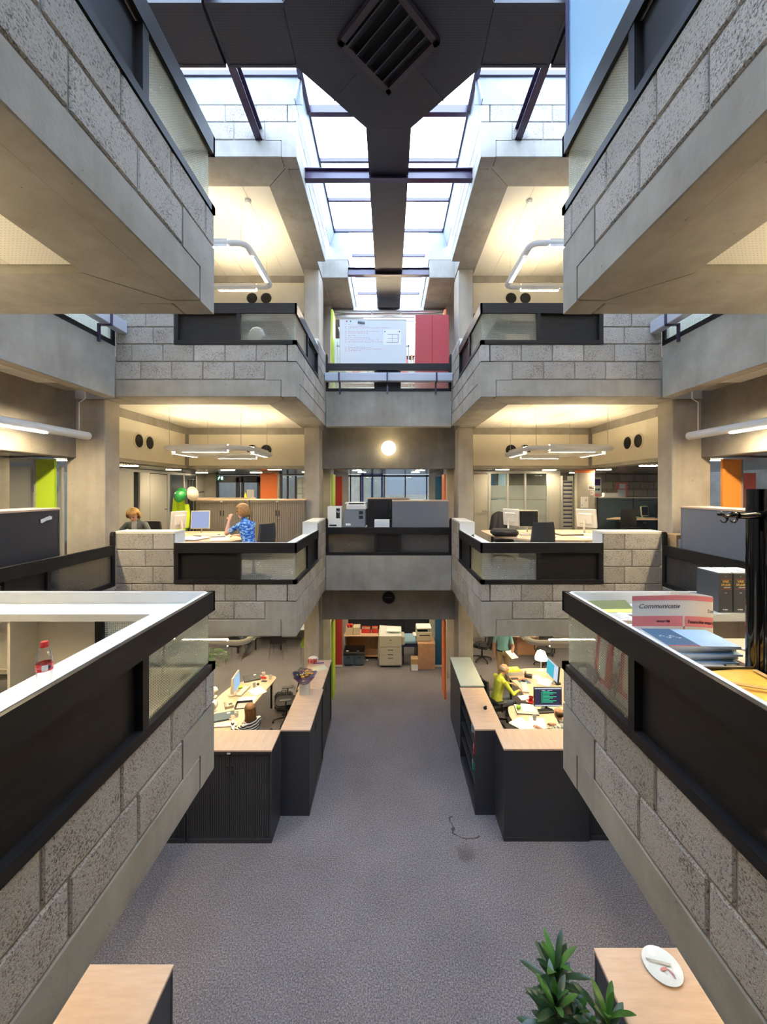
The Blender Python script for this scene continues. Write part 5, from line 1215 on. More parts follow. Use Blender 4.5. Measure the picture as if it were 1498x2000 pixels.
t = thing('colour_panel', 'dark red painted panel behind the orange one, first floor right', 'panel', (7.49, 8.2, F1), 0, 'painted panels'); MB().box((-.2, 0, .02), (.2, .045, 2.0)).build('board', 'deep_red', t); MB().box((-.2, 0, 0), (.2, .04, .02)).build('foot_strip', 'offwhite', t)
ps = struct('wall_partition_side')
MB().box((-9.2, 8.4, F1), (-7.72, 8.45, F1 + 2.15)).build('panel', 'office_grey', ps); MB().box((-7.72, 8.38, F1), (-7.66, 8.46, F1 + 2.15)).box((-7.06, 8.38, F1), (-7.0, 8.46, F1 + 2.15)).build('frame', 'office_frame', ps)
MB().box((-7.66, 8.42, F1), (-7.06, 8.428, F1 + 1.6)).build('frosted_pane', 'frosted_glass', ps); MB().box((-7.66, 8.42, F1 + 1.61), (-7.06, 8.428, F1 + 2.1)).build('clear_pane', 'clear_glass', ps)
# ------------------------------------------------------------------ far bridge, first floor
carton('white printed carton with black logo standing on the far bridge', (-1.30, 9.55, F1 + .74), 0, .33, .3, .5, 'white_plastic', name='printer_carton'); t = bpy.data.objects['printer_carton']
MB().box((.04, -.153, .22), (.13, -.151, .46)).build('logo_field', 'ink', t); text('hp', .075, T(.05, -.1535, .36) @ Rx(PI / 2), 'logo', 'white_ink', t); MB().box((-.12, -.152, .03), (.05, -.151, .07)).build('print', 'ink', t)
t = thing('stand_table', 'plain grey table under carton and copier on the far bridge', 'table', (-1.0, 9.72, F1)); MB().box((-.46, -.35, .70), (.46, .35, .7385)).build('top', 'office_grey', t)
for a in (-1, 1):
    for b in (-1, 1): MB().box((a * .43 - .02, b * .31 - .02, 0), (a * .43 + .02, b * .31 + .02, .70)).build('leg', 'dark_metal', t)
t = thing('copier', 'grey-blue and white copier standing on the far bridge', 'copier', (-.82, 9.50, F1 + .739)); MB().cbox((-.27, 0, 0), (.25, .45, .42), .01).build('body', 'printer_slate', t); MB().cbox((-.21, -.01, .42), (.27, .42, .55), .02).build('upper_unit', 'printer_white', t); MB().cbox((-.25, .05, .55), (.25, .42, .60), .015).build('scanner_lid', 'printer_white', t); MB().box((-.15, .02, .552), (.22, .2, .585)).build('feeder_slot', 'black_plastic', t)
for z in (.20, .31): MB().box((.10, -.004, z), (.20, .0, z + .08)).build('vent', 'ink', t)
MB().box((-.22, -.003, .04), (-.1, 0, .09)).build('label', 'paper', t)
cabinet('dark shutter cabinet behind the far bridge parapet', (.0, 10.30, F1), 0, 1.10, .45, 1.43, body='dark_metal', door='dark_metal', slats=14); cabinet('blue-grey cabinet back on the far bridge', (.78, 9.62, F1), 0, 1.38, .42, 1.39, 'plain', 'blue_grey_metal', name='office_cabinet')
t = thing('paper_box', 'white lidless box before the dark shutter cabinet on the far bridge', 'box', (-.16, 9.50, F1)); MB().box((-.18, -.12, 0), (.18, .12, .92)).build('body', 'white_plastic', t); MB().box((-.17, -.122, .80), (.17, -.119, .86)).build('print', 'paper_cool', t)
t = thing('glass_doors', 'purple-framed glass doors of the next atrium behind the far bridge', 'door', (-.75, 17.9, F1 + .0))
for x in (-.45, .0, .45): MB().box((x - .05, 0, 0), (x + .05, .08, 2.4)).build('frame', 'purple_frame', t)
MB().box((-.5, 0, 2.3), (.5, .08, 2.5)).build('head', 'purple_frame', t)
for x in (-.225, .225): MB().box((x - .17, .03, .1), (x + .17, .04, 2.3)).build('glass_pane', 'clear_glass', t)
# ------------------------------------------------------------------ second floor
F2 = LV[2]
t = thing('whiteboard', 'wheeled whiteboard with red handwriting behind the far second-floor bridge', 'whiteboard', (-.39, 9.80, F2))
MB().box((-.82, 0, .95), (.82, .03, 2.05)).build('board', 'white_lacquer', t); MB().box((-.835, -.006, 2.045), (.835, .036, 2.07)).box((-.84, -.006, .94), (-.82, .036, 2.06)).box((.82, -.006, .94), (.84, .036, 2.06)).build('frame', 'silver', t)
for s in (-1, 1): MB().box((s * .89 - .015, 0, 0), (s * .89 + .015, .03, 1.5)).build('stand_leg', 'silver', t); MB().box((s * .89 - .02, -.25, 0), (s * .89 + .02, .28, .04)).build('stand_foot', 'silver', t); MB().box((s * .82, 0, 1.38), (s * .91, .03, 1.42)).build('pivot', 'silver', t)
rows = ((1.93, .10), (1.88, .55), (1.85, 1.05), (1.76, .80), (1.72, .50), (1.66, .22), (1.60, .55), (1.55, .80), (1.50, .85), (1.36, .6), (1.32, .85), (1.28, .35))
def scribble(m, x0, x1, z, amp, step, y, h_=.007):
    x = x0
    while x < x1:
        w_ = step * (2 + RNG.random() * 4)
        pts = []; xx = x
        while xx < min(x + w_, x1): pts.append((xx, y, z + (RNG.random() - .5) * amp)); xx += step
        if len(pts) > 1:
            for a, b in zip(pts, pts[1:]): m.add([(a[0], y, a[2] - h_ / 2), (b[0], y, b[2] - h_ / 2), (b[0], y, b[2] + h_ / 2), (a[0], y, a[2] + h_ / 2)], [(0, 1, 2, 3)])
        x += w_ + step * 1.6
m = MB()
for z, ln in rows: scribble(m, -.70, -.66, z, .02, .012, -.002); scribble(m, -.62, -.62 + ln, z, .022, .011, -.002)
o = m.build('red_handwriting', 'red_ink', t, fix=False); o['kind'] = 'stuff'
pg = MB().box((.26, -.003, 1.42), (.70, -.001, 1.81)).build('pinned_sheet', 'paper', t)
MB().box((.34, -.0045, 1.48), (.63, -.0032, 1.49)).box((.62, -.0045, 1.48), (.63, -.0032, 1.69)).box((.36, -.0045, 1.68), (.63, -.0032, 1.686)).box((.48, -.0045, 1.49), (.485, -.0032, 1.68)).box((.36, -.0045, 1.58), (.62, -.0032, 1.585)).build('table_print', 'navy', pg)
for x, mt in ((.30, 'green_sign'), (.66, 'navy'), (-.56, 'green_sign'), (-.66, 'red_card')): MB().lathe([(.016, 0), (.016, .01)], 12, (x, -.003, 1.755 if x > 0 else 2.01), M=Rx(PI / 2)).build('magnet', mt, t)
MB().cbox((-.09, -.03, -.022), (.09, 0, .022), .006, M=T(-.29, -.002, 1.985) @ Ry(.15)).build('eraser', 'printer_slate', t)
t = thing('wardrobe', 'tall red two-door cabinet on the far second-floor bridge', 'cabinet', (1.09, 9.80, F2)); MB().box((-.42, .02, 0), (.42, .36, 2.18)).build('carcass', 'cabinet_red', t)
for a, b in ((-.42, -.004), (.004, .42)): MB().cbox((a, 0, .05), (b, .02, 2.18), .004).build('door', 'cabinet_red', t)
t = thing('ventilation_pipe', 'silvery ventilation pipe crossing above the whiteboard', 'pipe', (0, 11.7, EYE + 5.30)); MB().tube([(-1.695, 0, 0), (-.2, 0, 0), (1.695, 0, 0)], .11, 18).build('pipe', 'chrome', t, 50)
for x in (-.5, .35): MB().tube([(x - .02, 0, 0), (x + .02, 0, 0)], .116, 18).build('clamp', 'silver', t, 50)
t = thing('tube_lamp', 'white tube lamp above the whiteboard on the second floor', 'lamp', (0, 11.47, EYE + 5.02)); MB().tube([(-1.695, 0, 0), (1.695, 0, 0)], .06, 14).build('tube_body', 'white_plastic', t, 50); MB().box((-.7, -.03, -.068), (.9, .03, -.058)).build('lamp_strip', 'lamp_tube', t)
bk2 = thing('storage_shelf', 'crowded storage shelf behind the whiteboard, second floor', 'shelf', (.55, 12.6, F2)); 
for z in (.4, .8, 1.2, 1.5, 1.8, 2.1): MB().box((-2.0, 0, z), (1.2, .4, z + .02)).build('shelf_board', 'beech', bk2)
for x in (-2.0, -.9, .2, 1.2): MB().box((x - .02, 0, 0), (x + .02, .4, 2.3)).build('upright', 'office_frame', bk2)
for i in range(24):
    mt = ('paper', 'red_card', 'paper', 'petrol', 'cardboard', 'paper_cool')[i % 6]; x = (-1.43, -.33, .77)[(i % 12) // 4] + .14 + .235 * (i % 4); z = F2 + (1.821 if i < 12 else 1.521)
    b_ = thing('archive_box', '%s archive box, %s from left on the %s board of the second-floor storage shelf' % (CN[mt], ('first', 'second', 'third', 'fourth', 'fifth', 'sixth', 'seventh', 'eighth', 'ninth', 'tenth', 'eleventh', 'twelfth')[i % 12], 'upper' if i < 12 else 'lower'), 'box', (x, 12.64, z), 0, 'archive boxes on the storage shelf'); MB().cbox((-.10, 0, 0), (.10, .3, .2 + .03 * (i % 3)), .004).build('case', mt, b_); MB().box((-.05, -.003, .08), (.05, -.001, .14)).build('label_strip', 'paper', b_)
poster('white sketch sheet standing behind the whiteboard at the left', -1.32, 10.5, F2 + 1.4, .34, .9, 'paper_cool', (('ink', -.2, .1, -.1, .2), ('silver', .0, .2, .3, .22), ('silver', -.3, -.1, .2, -.09)))
# smoke detectors
for s in (-1, 1):
    t = thing('smoke_detector', 'round white smoke detector on the second-floor ceiling, %s bay' % ('left' if s < 0 else 'right'), 'smoke detector', (s * 2.62, 7.30, LV[3] - .70 + .062)); MB().lathe([(.06, 0), (.06, -.02), (.05, -.03), (.03, -.055), (.001, -.06)], 18).build('body', 'white_plastic', t, 40); MB().lathe([(.056, -.024), (.057, -.027)], 18).build('slot', 'grey_cloth', t)
# things lying behind the second-floor glass
LG2 = F2
t = thing('clothes_heap', 'white and grey clothes heaped behind the left second-floor glass', 'clothes', (-2.18, 6.72, F2)); MB().cbox((-.25, -.14, 0), (.25, .14, .22), .01).build('crate', 'office_grey', t); MB().ball((-.08, 0, .40), (.15, .12, .20), 12, 8).build('white_cloth', 'white_plastic', t, 60); MB().ball((.10, 0, .32), (.15, .11, .13), 12, 8).build('grey_cloth_heap', 'grey_cloth', t, 60)
t = thing('folder', 'red folder lying behind the left second-floor glass', 'folder', (-1.72, 6.66, F2)); MB().box((-.14, -.12, 0), (.14, .12, .20)).build('stack', 'paper', t); MB().box((-.15, -.13, .20), (.15, .13, .225)).build('red_cover', 'red_card', t)
t = thing('clothes_heap', 'dark jacket over a maple box behind the right second-floor glass', 'clothes', (2.02, 6.72, F2)); MB().cbox((-.05, -.14, 0), (.35, .14, .42), .01).build('maple_box', 'maple', t); MB().ball((-.17, 0, .36), (.2, .12, .16), 12, 8).build('dark_jacket', 'grey_cloth', t, 60); MB().cbox((-.33, -.13, 0), (-.05, .13, .24), .01).build('crate', 'office_grey', t)
# ------------------------------------------------------------------ near platforms, first floor
def bottle(loc):
    t = thing('soda_bottle', 'clear plastic soda bottle with red cap on the near left ledge', 'bottle', loc, 0)
    MB().lathe([(.024, 0), (.030, .004), (.031, .02), (.029, .045), (.0305, .075), (.033, .090), (.033, .125), (.032, .135), (.0315, .145), (.026, .170), (.016, .195), (.0125, .205), (.0125, .212)], 28).build('body', 'bottle_plastic', t, 60)
    lb = MB(); n = 40
    lb.grid(lambda u, v: (.0334 * math.cos(u * 2 * PI), .0334 * math.sin(u * 2 * PI), .091 + .034 * v), n, 1).build('label_band', 'coke_red', t, 60)
    def arc(a0, a1, z0, z1, mt, nm, r=.0337): MB().grid(lambda u, v: (r * math.cos(a0 + (a1 - a0) * u), r * math.sin(a0 + (a1 - a0) * u), z0 + (z1 - z0) * v), 8, 1).build(nm, mt, t, 60)
    base = -PI / 2 + .55
    arc(base - .15, base + .55, .094, .122, 'paper', 'label_panel')
    arc(base + .60, base + .95, .100, .118, 'blue_paint', 'label_emblem'); arc(base + .66, base + .84, .104, .112, 'ink', 'label_emblem', .0340)
    for txt, sz, ang, z in (('Coca-Cola', .0135, base - 1.55, .106), ('Coca-Cola', .0135, base + 1.05, .106)):
        o = text(txt, sz, Matrix.Identity(4), 'label_lettering', 'white_ink', t, shear=.35)
        for vtx in o.data.vertices:
            a = ang + vtx.co.x / .034; zz = z + vtx.co.y; vtx.co = (.0340 * math.cos(a), .0340 * math.sin(a), zz)
    for a in (-.9, -.75): MB().tube([(.0342 * math.cos(base + a + .1 * math.cos(b)), .0342 * math.sin(base + a + .1 * math.cos(b)), .099 + .0035 * math.sin(b)) for b in [i * PI / 6 for i in range(12)]], .0004, 4, closed=True).build('label_ring', 'white_ink', t)
    MB().lathe([(.0155, .205), (.0155, .222), (.0135, .226), (.001, .2265)], 30).build('cap', 'red_card', t, 40); MB().lathe([(.016, .200), (.016, .204)], 24).build('cap_ring', 'red_card', t)
    return t
m_, n_, l_, p_ = _mat('bottle_plastic'); n_.remove(p_)
tr_ = n_.new('ShaderNodeBsdfTransparent'); tr_.inputs[0].default_value = (.95, .96, .96, 1); gl_ = n_.new('ShaderNodeBsdfGlossy'); gl_.inputs['Roughness'].default_value = .05; lw_ = n_.new('ShaderNodeLayerWeight'); lw_.inputs[0].default_value = .35; mx_ = n_.new('ShaderNodeMixShader')
l_.new(lw_.outputs['Facing'], mx_.inputs[0]); l_.new(tr_.outputs[0], mx_.inputs[1]); l_.new(gl_.outputs[0], mx_.inputs[2]); l_.new(mx_.outputs[0], n_['Material Output'].inputs[0])
plain('coke_red', (.62, .025, .03), .35)
bottle((-1.645, 1.872, LG))
t = thing('cable', 'black cable hanging behind the near left ribbed glass', 'cable'); MB().tube([(-1.545, 2.70, F1 + .655), (-1.55, 2.69, F1 + .5), (-1.55, 2.68, F1 + .33), (-1.55, 2.71, F1 + .24), (-1.56, 2.80, F1 + .205)], .006, 8).build('cord', 'black_plastic', t, 60); MB().ball((-1.56, 2.81, F1 + .205), .012, 8, 6).build('plug', 'black_plastic', t)
# right desk and papers
desk('maple desk butting against the near right ledge', [(2.04, 1.3), (2.9, 1.3), (2.9, 2.62), (2.04, 2.62)], F1 + .665, F1, [(2.12, 1.4), (2.8, 1.4), (2.8, 2.5), (2.12, 2.5)])
for i in range(3):
    x = 2.60 + i * .115
    t = thing('lever_file', 'thick dark loose-leaf volume with gold lettering on the near right ledge, %s' % ('first', 'second', 'third')[i] + ' from the left', 'book', (x, 3.02, LG), 0, 'dark loose-leaf volumes')
    MB().cbox((-.055, 0, 0), (.055, .22, .305), .004).build('cover', 'volume_grey', t); MB().box((-.049, .008, .300), (.049, .215, .308)).build('pages', 'paper', t)
    text('VAK', .027, T(0, -.0008, .232) @ Rx(PI / 2), 'title', 'gold_ink', t, align='CENTER', bold=.0006); text('STUDIE', .0215, T(0, -.0008, .208) @ Rx(PI / 2), 'title', 'gold_ink', t, align='CENTER', bold=.0006); text('nieuws', .0185, T(.008, -.0008, .190) @ Rx(PI / 2), 'title', 'white_ink', t, align='CENTER', shear=.3)
    text('2009', .009, T(0, -.0008, .150) @ Rx(PI / 2), 'year', 'white_ink', t, align='CENTER'); text(str(i + 1), .012, T(0, -.0008, .275) @ Rx(PI / 2), 'number', 'white_ink', t, align='CENTER')
    MB().box((-.04, -.001, .256), (.04, -.0003, .258)).box((-.04, -.001, .180), (.04, -.0003, .182)).build('red_rule', 'red_card', t); MB().lathe([(.005, 0), (.005, .001)], 10, (-.02, -.0002, .025), M=Rx(PI / 2)).build('emblem', 'white_ink', t); MB().box((-.012, -.001, .021), (.015, -.0003, .028)).build('publisher', 'white_ink', t)
# curled pink form
t = thing('printed_form', 'large curled sheet with pink bands standing behind the near right ledge', 'poster', (0, 0, F1 + .712))
def curl(s):    # plan curve of the standing sheet
    if s < .78: return Vector((1.585 + .60 * s, 2.55 - .05 * math.sin(s * 4.2) - .09 * s))
    a = (s - .78) / .22; c0 = Vector((1.585 + .60 * .78, 2.55 - .05 * math.sin(.78 * 4.2) - .09 * .78))
    return c0 + Vector((.05 * math.sin(a * 3.0), .09 * (1 - math.cos(a * 3.0)) * .5 + .0)) - Vector((.16 * a * a, -.06 * a))
def frm(z0, z1, s0, s1, mt, nm, off=0.0):
    def f(u, v):
        s = s0 + (s1 - s0) * u; p = curl(s); q = curl(min(1, s + .01)) - curl(max(0, s - .01)); nrm = Vector((q.y, -q.x)).normalized() * off
        return (p.x + nrm.x, p.y + nrm.y, z0 + (z1 - z0) * v + .03 * math.sin(min(s, .8) * 3.6))
    return MB().grid(f, 30, 1).build(nm, mt, t, 80, fix=False)
frm(0, .255, 0, 1, 'form_paper', 'sheet'); frm(.225, .255, 0, .80, 'pink', 'pink_band', .001); frm(.06, .125, .0, .44, 'pink', 'pink_band', .001); frm(.06, .125, .46, .80, 'pink', 'pink_band', .001); frm(.0, .06, .44, .46, 'pink', 'pink_rule', .001)
def on_form(txt, sz, s, z, mt='ink', shear=0, bold=.0004):
    o = text(txt, sz, Matrix.Identity(4), 'lettering', mt, t, shear=shear, bold=bold)
    for vt in o.data.vertices:
        ss = min(.80, s + vt.co.x / .66); p = curl(ss); q = curl(ss + .01) - curl(ss - .01); nrm = Vector((q.y, -q.x)).normalized() * .002
        vt.co = (p.x + nrm.x, p.y + nrm.y, z + vt.co.y + .03 * math.sin(ss * 3.6))
on_form('Communicatie', .040, .05, .175, 'ink', .25, .0); on_form('waarde', .026, .20, .085); on_form('Data', .028, .72, .155); on_form('Financi\u00eble waarde', .030, .49, .080)
# papers on the ledge
LX = lambda px, py: onz(px, py, LG)
t = thing('file_folder', 'open olive folder with lime lining in the near right corner', 'folder', LX(1195, 1189), .05); MB().box((-.16, -.03, .003), (.17, .10, .008), M=Rx(.35)).build('cover', 'olive', t); MB().box((-.14, -.10, 0), (.20, -.02, .004)).build('lining', 'lime', t); MB().box((.17, -.12, 0), (.19, .02, .006)).build('spine', 'black_plastic', t)
sheet('handwritten white sheets on the near right ledge', (1.70, 2.92, LG), .1, .22, .30, ink='ink', group='sheets on the near right ledge'); sheet('blank-looking white sheet on the near right ledge', (1.66, 2.70, LG + .004), -.15, .24, .30, lines=False, group='sheets on the near right ledge')
t = thing('magazine', 'open magazine page with brown and purple photograph on the ledge', 'magazine', (1.72, 2.66, LG + .0085), -.1); MB().box((-.13, -.14, 0), (.13, .14, .006)).build('page', 'mag_brown', t); MB().box((-.06, -.02, .006), (.02, .06, .0066)).build('photo_highlight', 'paper_cool', t); MB().box((.02, -.10, .006), (.09, -.05, .0066)).build('photo_blue', 'sky_card', t); MB().box((.06, -.12, .006), (.12, .13, .0064)).build('photo_purple', 'petal_purple', t)
zz = LG
for i in range(9):
    mt = ('sky_card', 'paper_cool', 'petrol', 'paper_cool', 'sky_card', 'petrol', 'paper_cool', 'paper', 'sky_card')[i]
    t = thing('magazine', 'blue-covered magazine in the stack on the near right ledge, %s' % (('lowest', 'second', 'third', 'fourth', 'fifth', 'sixth', 'seventh', 'eighth', 'topmost with chalk drawing')[i]), 'magazine', (1.70 + .010 * ((i * 5) % 3), 2.265 + .008 * ((i * 7) % 4), zz), -.05 + .03 * ((i * 3) % 4), 'stack of blue magazines'); th = .0105
    MB().box((-.17, -.13, 0), (.21, .13, th - .001)).build('pages', 'paper', t); MB().box((-.171, -.131, th - .001), (.211, .131, th)).build('cover', mt if i < 8 else 'sky_card', t)
    if i == 8:
        MB().box((-.171, -.131, th), (.0, .131, th + .0006)).build('dark_half', 'petrol', t); mm = MB()
        for k in range(14): a = k * .9; mm.box((-.14 + .008 * k, .02 * math.sin(a), th + .0006), (-.128 + .008 * k, .02 * math.sin(a) + .004, th + .0011), M=Matrix.Identity(4))
        o = mm.build('chalk_drawing', 'paper', t); o['kind'] = 'stuff'; MB().box((-.17, -.131, th + .0006), (.0, -.125, th + .0011)).build('red_rule', 'red_card', t)
    zz += th + .0004
t = thing('letter_tray', 'black tray with amber papers on the near right ledge', 'tray', (1.695, 1.76, LG), PI / 2); MB().box((-.24, -.16, 0), (.24, .16, .006)).box((-.24, .15, 0), (.24, .16, .07)).box((.23, -.16, 0), (.24, .16, .05)).build('tray', 'black_plastic', t)
for i in range(4): MB().box((-.2 + .01 * i, -.16 - .01 * i, .008 + i * .008), (.22, .13, .014 + i * .008), M=Rz(.04 * i)).build('amber_sheet', 'amber', t)
MB().tube([(-.16, -.10, .05), (.0, -.02, .055), (.05, .12, .06)], .012, 8, sq=(.5, 1)).tube([(-.17, -.12, .046), (.2, -.14, .046)], .012, 8, sq=(.5, 1)).build('wooden_hanger', 'amber_wood', t, 50)
sheet('red-edged folder of papers on the near right desk', (2.36, 2.36, F1 + .666), .25, .30, .22, 'paper', lines=False, n=3, group=None, thick=.012); sheet('yellow-edged folder on the near right desk', (2.55, 2.42, F1 + .666), -.3, .25, .2, 'yellow', lines=False, n=1, group=None, thick=.02)
t = thing('ring_mechanism', 'chrome ring of an open binder on the near right desk', 'binder ring', (2.3, 2.12, F1 + .666)); MB().tube([(.03 * math.cos(a * PI / 8), 0, .03 * math.sin(a * PI / 8)) for a in range(9)], .004, 6).build('arch', 'chrome', t, 50); MB().box((-.05, -.015, 0), (.05, .015, .004)).build('plate', 'black_plastic', t)
# framed boards leaning behind the near right ribbed glass
for i, (y0, mt, l_b) in enumerate(((2.98, 'red_card', 'narrow red-edged board leaning behind the near right glass'), (2.62, 'red_card', 'red-framed print with cream centre leaning behind the near right glass'))):
    t = thing('framed_print', l_b, 'framed print', (1.60 + .05 * i, y0, F1 + .0), .0); w_ = (.10, .22)[i]
    MB().box((0, -w_, .19), (.02, w_, .64), M=Ry(.08)).build('board', mt, t); MB().box((-.004, -w_ + .05, .23), (.0, w_ - .05, .58), M=Ry(.08)).build('print', ('paper', 'cream')[i], t); MB().box((0, -w_, 0), (.05, w_, .19)).build('box_below', 'white_plastic', t)
t = thing('parcel', 'amber and white parcels behind the near right glass', 'parcel', (1.72, 2.50, F1)); MB().box((0, -.08, .2), (.06, .06, .42)).build('amber_parcel', 'amber', t); MB().box((0, -.02, .42), (.05, .10, .55)).build('white_parcel', 'paper', t); MB().box((0, -.1, 0), (.08, .1, .2)).build('base_box', 'white_plastic', t)
t = thing('blue_tray', 'stacked grey-blue trays behind the near right glass corner', 'tray', (1.72, 3.09, F1)); MB().cbox((-.12, -.09, .1), (.12, .09, .26), .006).build('tray_stack', 'printer_slate', t); MB().box((-.1, -.08, 0), (.1, .08, .1)).build('plinth', 'black_plastic', t)
# glossy coat stand
t = thing('coat_stand', 'glossy black coat stand with curled hooks at the right edge', 'coat stand', (1.935, 2.03, F1))
MB().lathe([(.19, 0), (.19, .03), (.06, .05)], 28).build('base', 'black_gloss', t, 40)
for a in range(4): MB().tube([(.045 * math.cos(a * PI / 2), .045 * math.sin(a * PI / 2), .04), (.045 * math.cos(a * PI / 2), .045 * math.sin(a * PI / 2), 1.665)], .032, 14).build('pole', 'black_gloss', t, 50)
MB().tube([(0, 0, .05), (0, 0, 1.45)], .05, 20).build('sleeve', 'black_gloss', t, 50)
arm_ = MB().tube([(-.02, -.02, 1.535), (-.08, -.03, 1.533), (-.15, -.03, 1.53)], [.024, .022, .017], 12).build('arm', 'black_gloss', t, 50)
MB().ball((-.172, -.03, 1.535), (.030, .014, .018), 14, 10).build('arm_pad', 'black_gloss', arm_, 60)
MB().tube([(-.19, -.03, 1.53), (-.215, -.03, 1.525), (-.235, -.03, 1.535), (-.25, -.03, 1.545)], [.011, .009, .012, .006], 10).ball((-.24, -.03, 1.537), (.016, .016, .014), 12, 8).build('arm_tip', 'black_gloss', arm_, 60)
for x0 in (-.205, -.155):
    MB().tube([(x0, -.03, 1.525), (x0 - .002, -.03, 1.508), (x0 - .012, -.03, 1.496), (x0 - .028, -.03, 1.495), (x0 - .038, -.03, 1.507)], [.007, .006, .006, .005, .003], 8).build('hook', 'black_gloss', arm_, 60)
# ------------------------------------------------------------------ people
plain('skin', (.52, .27, .18), .5); plain('skin_pale', (.60, .34, .25), .5)
plain('hair_blond', (.55, .33, .10), .5, var=.25, vs=40); plain('hair_auburn', (.38, .19, .06), .45, var=.3, vs=40); plain('hair_brown', (.20, .095, .035), .45, var=.3, vs=40); plain('hair_grey', (.42, .38, .34), .6); plain('hair_short', (.10, .06, .03), .7)
plain('lime_shirt', (.52, .58, .07), .8, var=.08, vs=9, bump=.2, bs=14); plain('aqua_shirt', (.24, .55, .62), .8, bump=.2, bs=14); plain('grey_knit', (.12, .14, .14), .9); plain('white_shirt', (.75, .75, .74), .8); plain('khaki', (.36, .27, .15), .8); plain('dark_trousers', (.02, .022, .028), .8); plain('jeans', (.07, .09, .13), .8); plain('red_shoe', (.16, .03, .018), .3); plain('black_shoe', (.012, .012, .012), .4); plain('lip', (.35, .10, .09), .5); plain('eye', (.02, .015, .012), .2)
m, n, l, p = _mat('striped_shirt'); v = _pos(n, l, obj=True); sep = n.new('ShaderNodeSeparateXYZ'); l.new(v, sep.inputs[0])
h = _math(n, l, 'FRACT', _math(n, l, 'MULTIPLY', _math(n, l, 'ADD', sep.outputs[2], _math(n, l, 'MULTIPLY', _noise(n, l, v, 5, 2), .05)), 24)); l.new(_mix(n, l, (.78, .77, .74), (.02, .02, .03), _math(n, l, 'GREATER_THAN', h, .5)), p.inputs['Base Color']); p.inputs['Roughness'].default_value = .8
m, n, l, p = _mat('plaid_shirt'); v = _pos(n, l, obj=True); sep = n.new('ShaderNodeSeparateXYZ'); l.new(v, sep.inputs[0])
a = _math(n, l, 'LESS_THAN', _math(n, l, 'FRACT', _math(n, l, 'MULTIPLY', sep.outputs[0], 16)), .3); b = _math(n, l, 'LESS_THAN', _math(n, l, 'FRACT', _math(n, l, 'MULTIPLY', sep.outputs[2], 16)), .3)
l.new(_mix(n, l, (.66, .68, .60), (.07, .09, .08), _math(n, l, 'MULTIPLY', _math(n, l, 'ADD', a, b), .5)), p.inputs['Base Color']); p.inputs['Roughness'].default_value = .8
m, n, l, p = _mat('floral_shirt'); v = _pos(n, l, (1, 1, 2.2), obj=True)
l.new(_ramp(n, l, _noise(n, l, v, 15, 3), [(.34, (.02, .05, .22)), (.46, (.03, .16, .62)), (.54, (.10, .36, .80)), (.60, (.70, .78, .82)), (.66, (.05, .30, .22)), (.72, (.03, .10, .45))]), p.inputs['Base Color']); p.inputs['Roughness'].default_value = .75

def seg_loft(m, path, wd, dp, lat, n=14):
    """elliptical loft: half widths along lat, half depths across"""
    vs = []; N = len(path); lat = Vector(lat)
    for i, q in enumerate(path):
        t = (Vector(path[min(i + 1, N - 1)]) - Vector(path[max(i - 1, 0)])).normalized(); la = (lat - t * lat.dot(t)).normalized(); d = t.cross(la)
        for k in range(n): th = 2 * PI * k / n; vs.append(Vector(q) + la * (wd[i] * math.cos(th)) + d * (dp[i] * math.sin(th)))
    fs = [(i * n + k, i * n + (k + 1) % n, (i + 1) * n + (k + 1) % n, (i + 1) * n + k) for i in range(N - 1) for k in range(n)] + [tuple(range(n)), tuple((N - 1) * n + k for k in range(n))]
    m.add(vs, fs)
def ik(a, b, l1, l2, hint):
    a, b = Vector(a), Vector(b); d = b - a; L = min(d.length, (l1 + l2) * .985); u = d.normalized(); b = a + u * L
    x = (l1 * l1 - l2 * l2 + L * L) / (2 * L); h = math.sqrt(max(0, l1 * l1 - x * x)); hv = Vector(hint); hv = (hv - u * hv.dot(u)).normalized()
    return a + u * x + hv * h, b
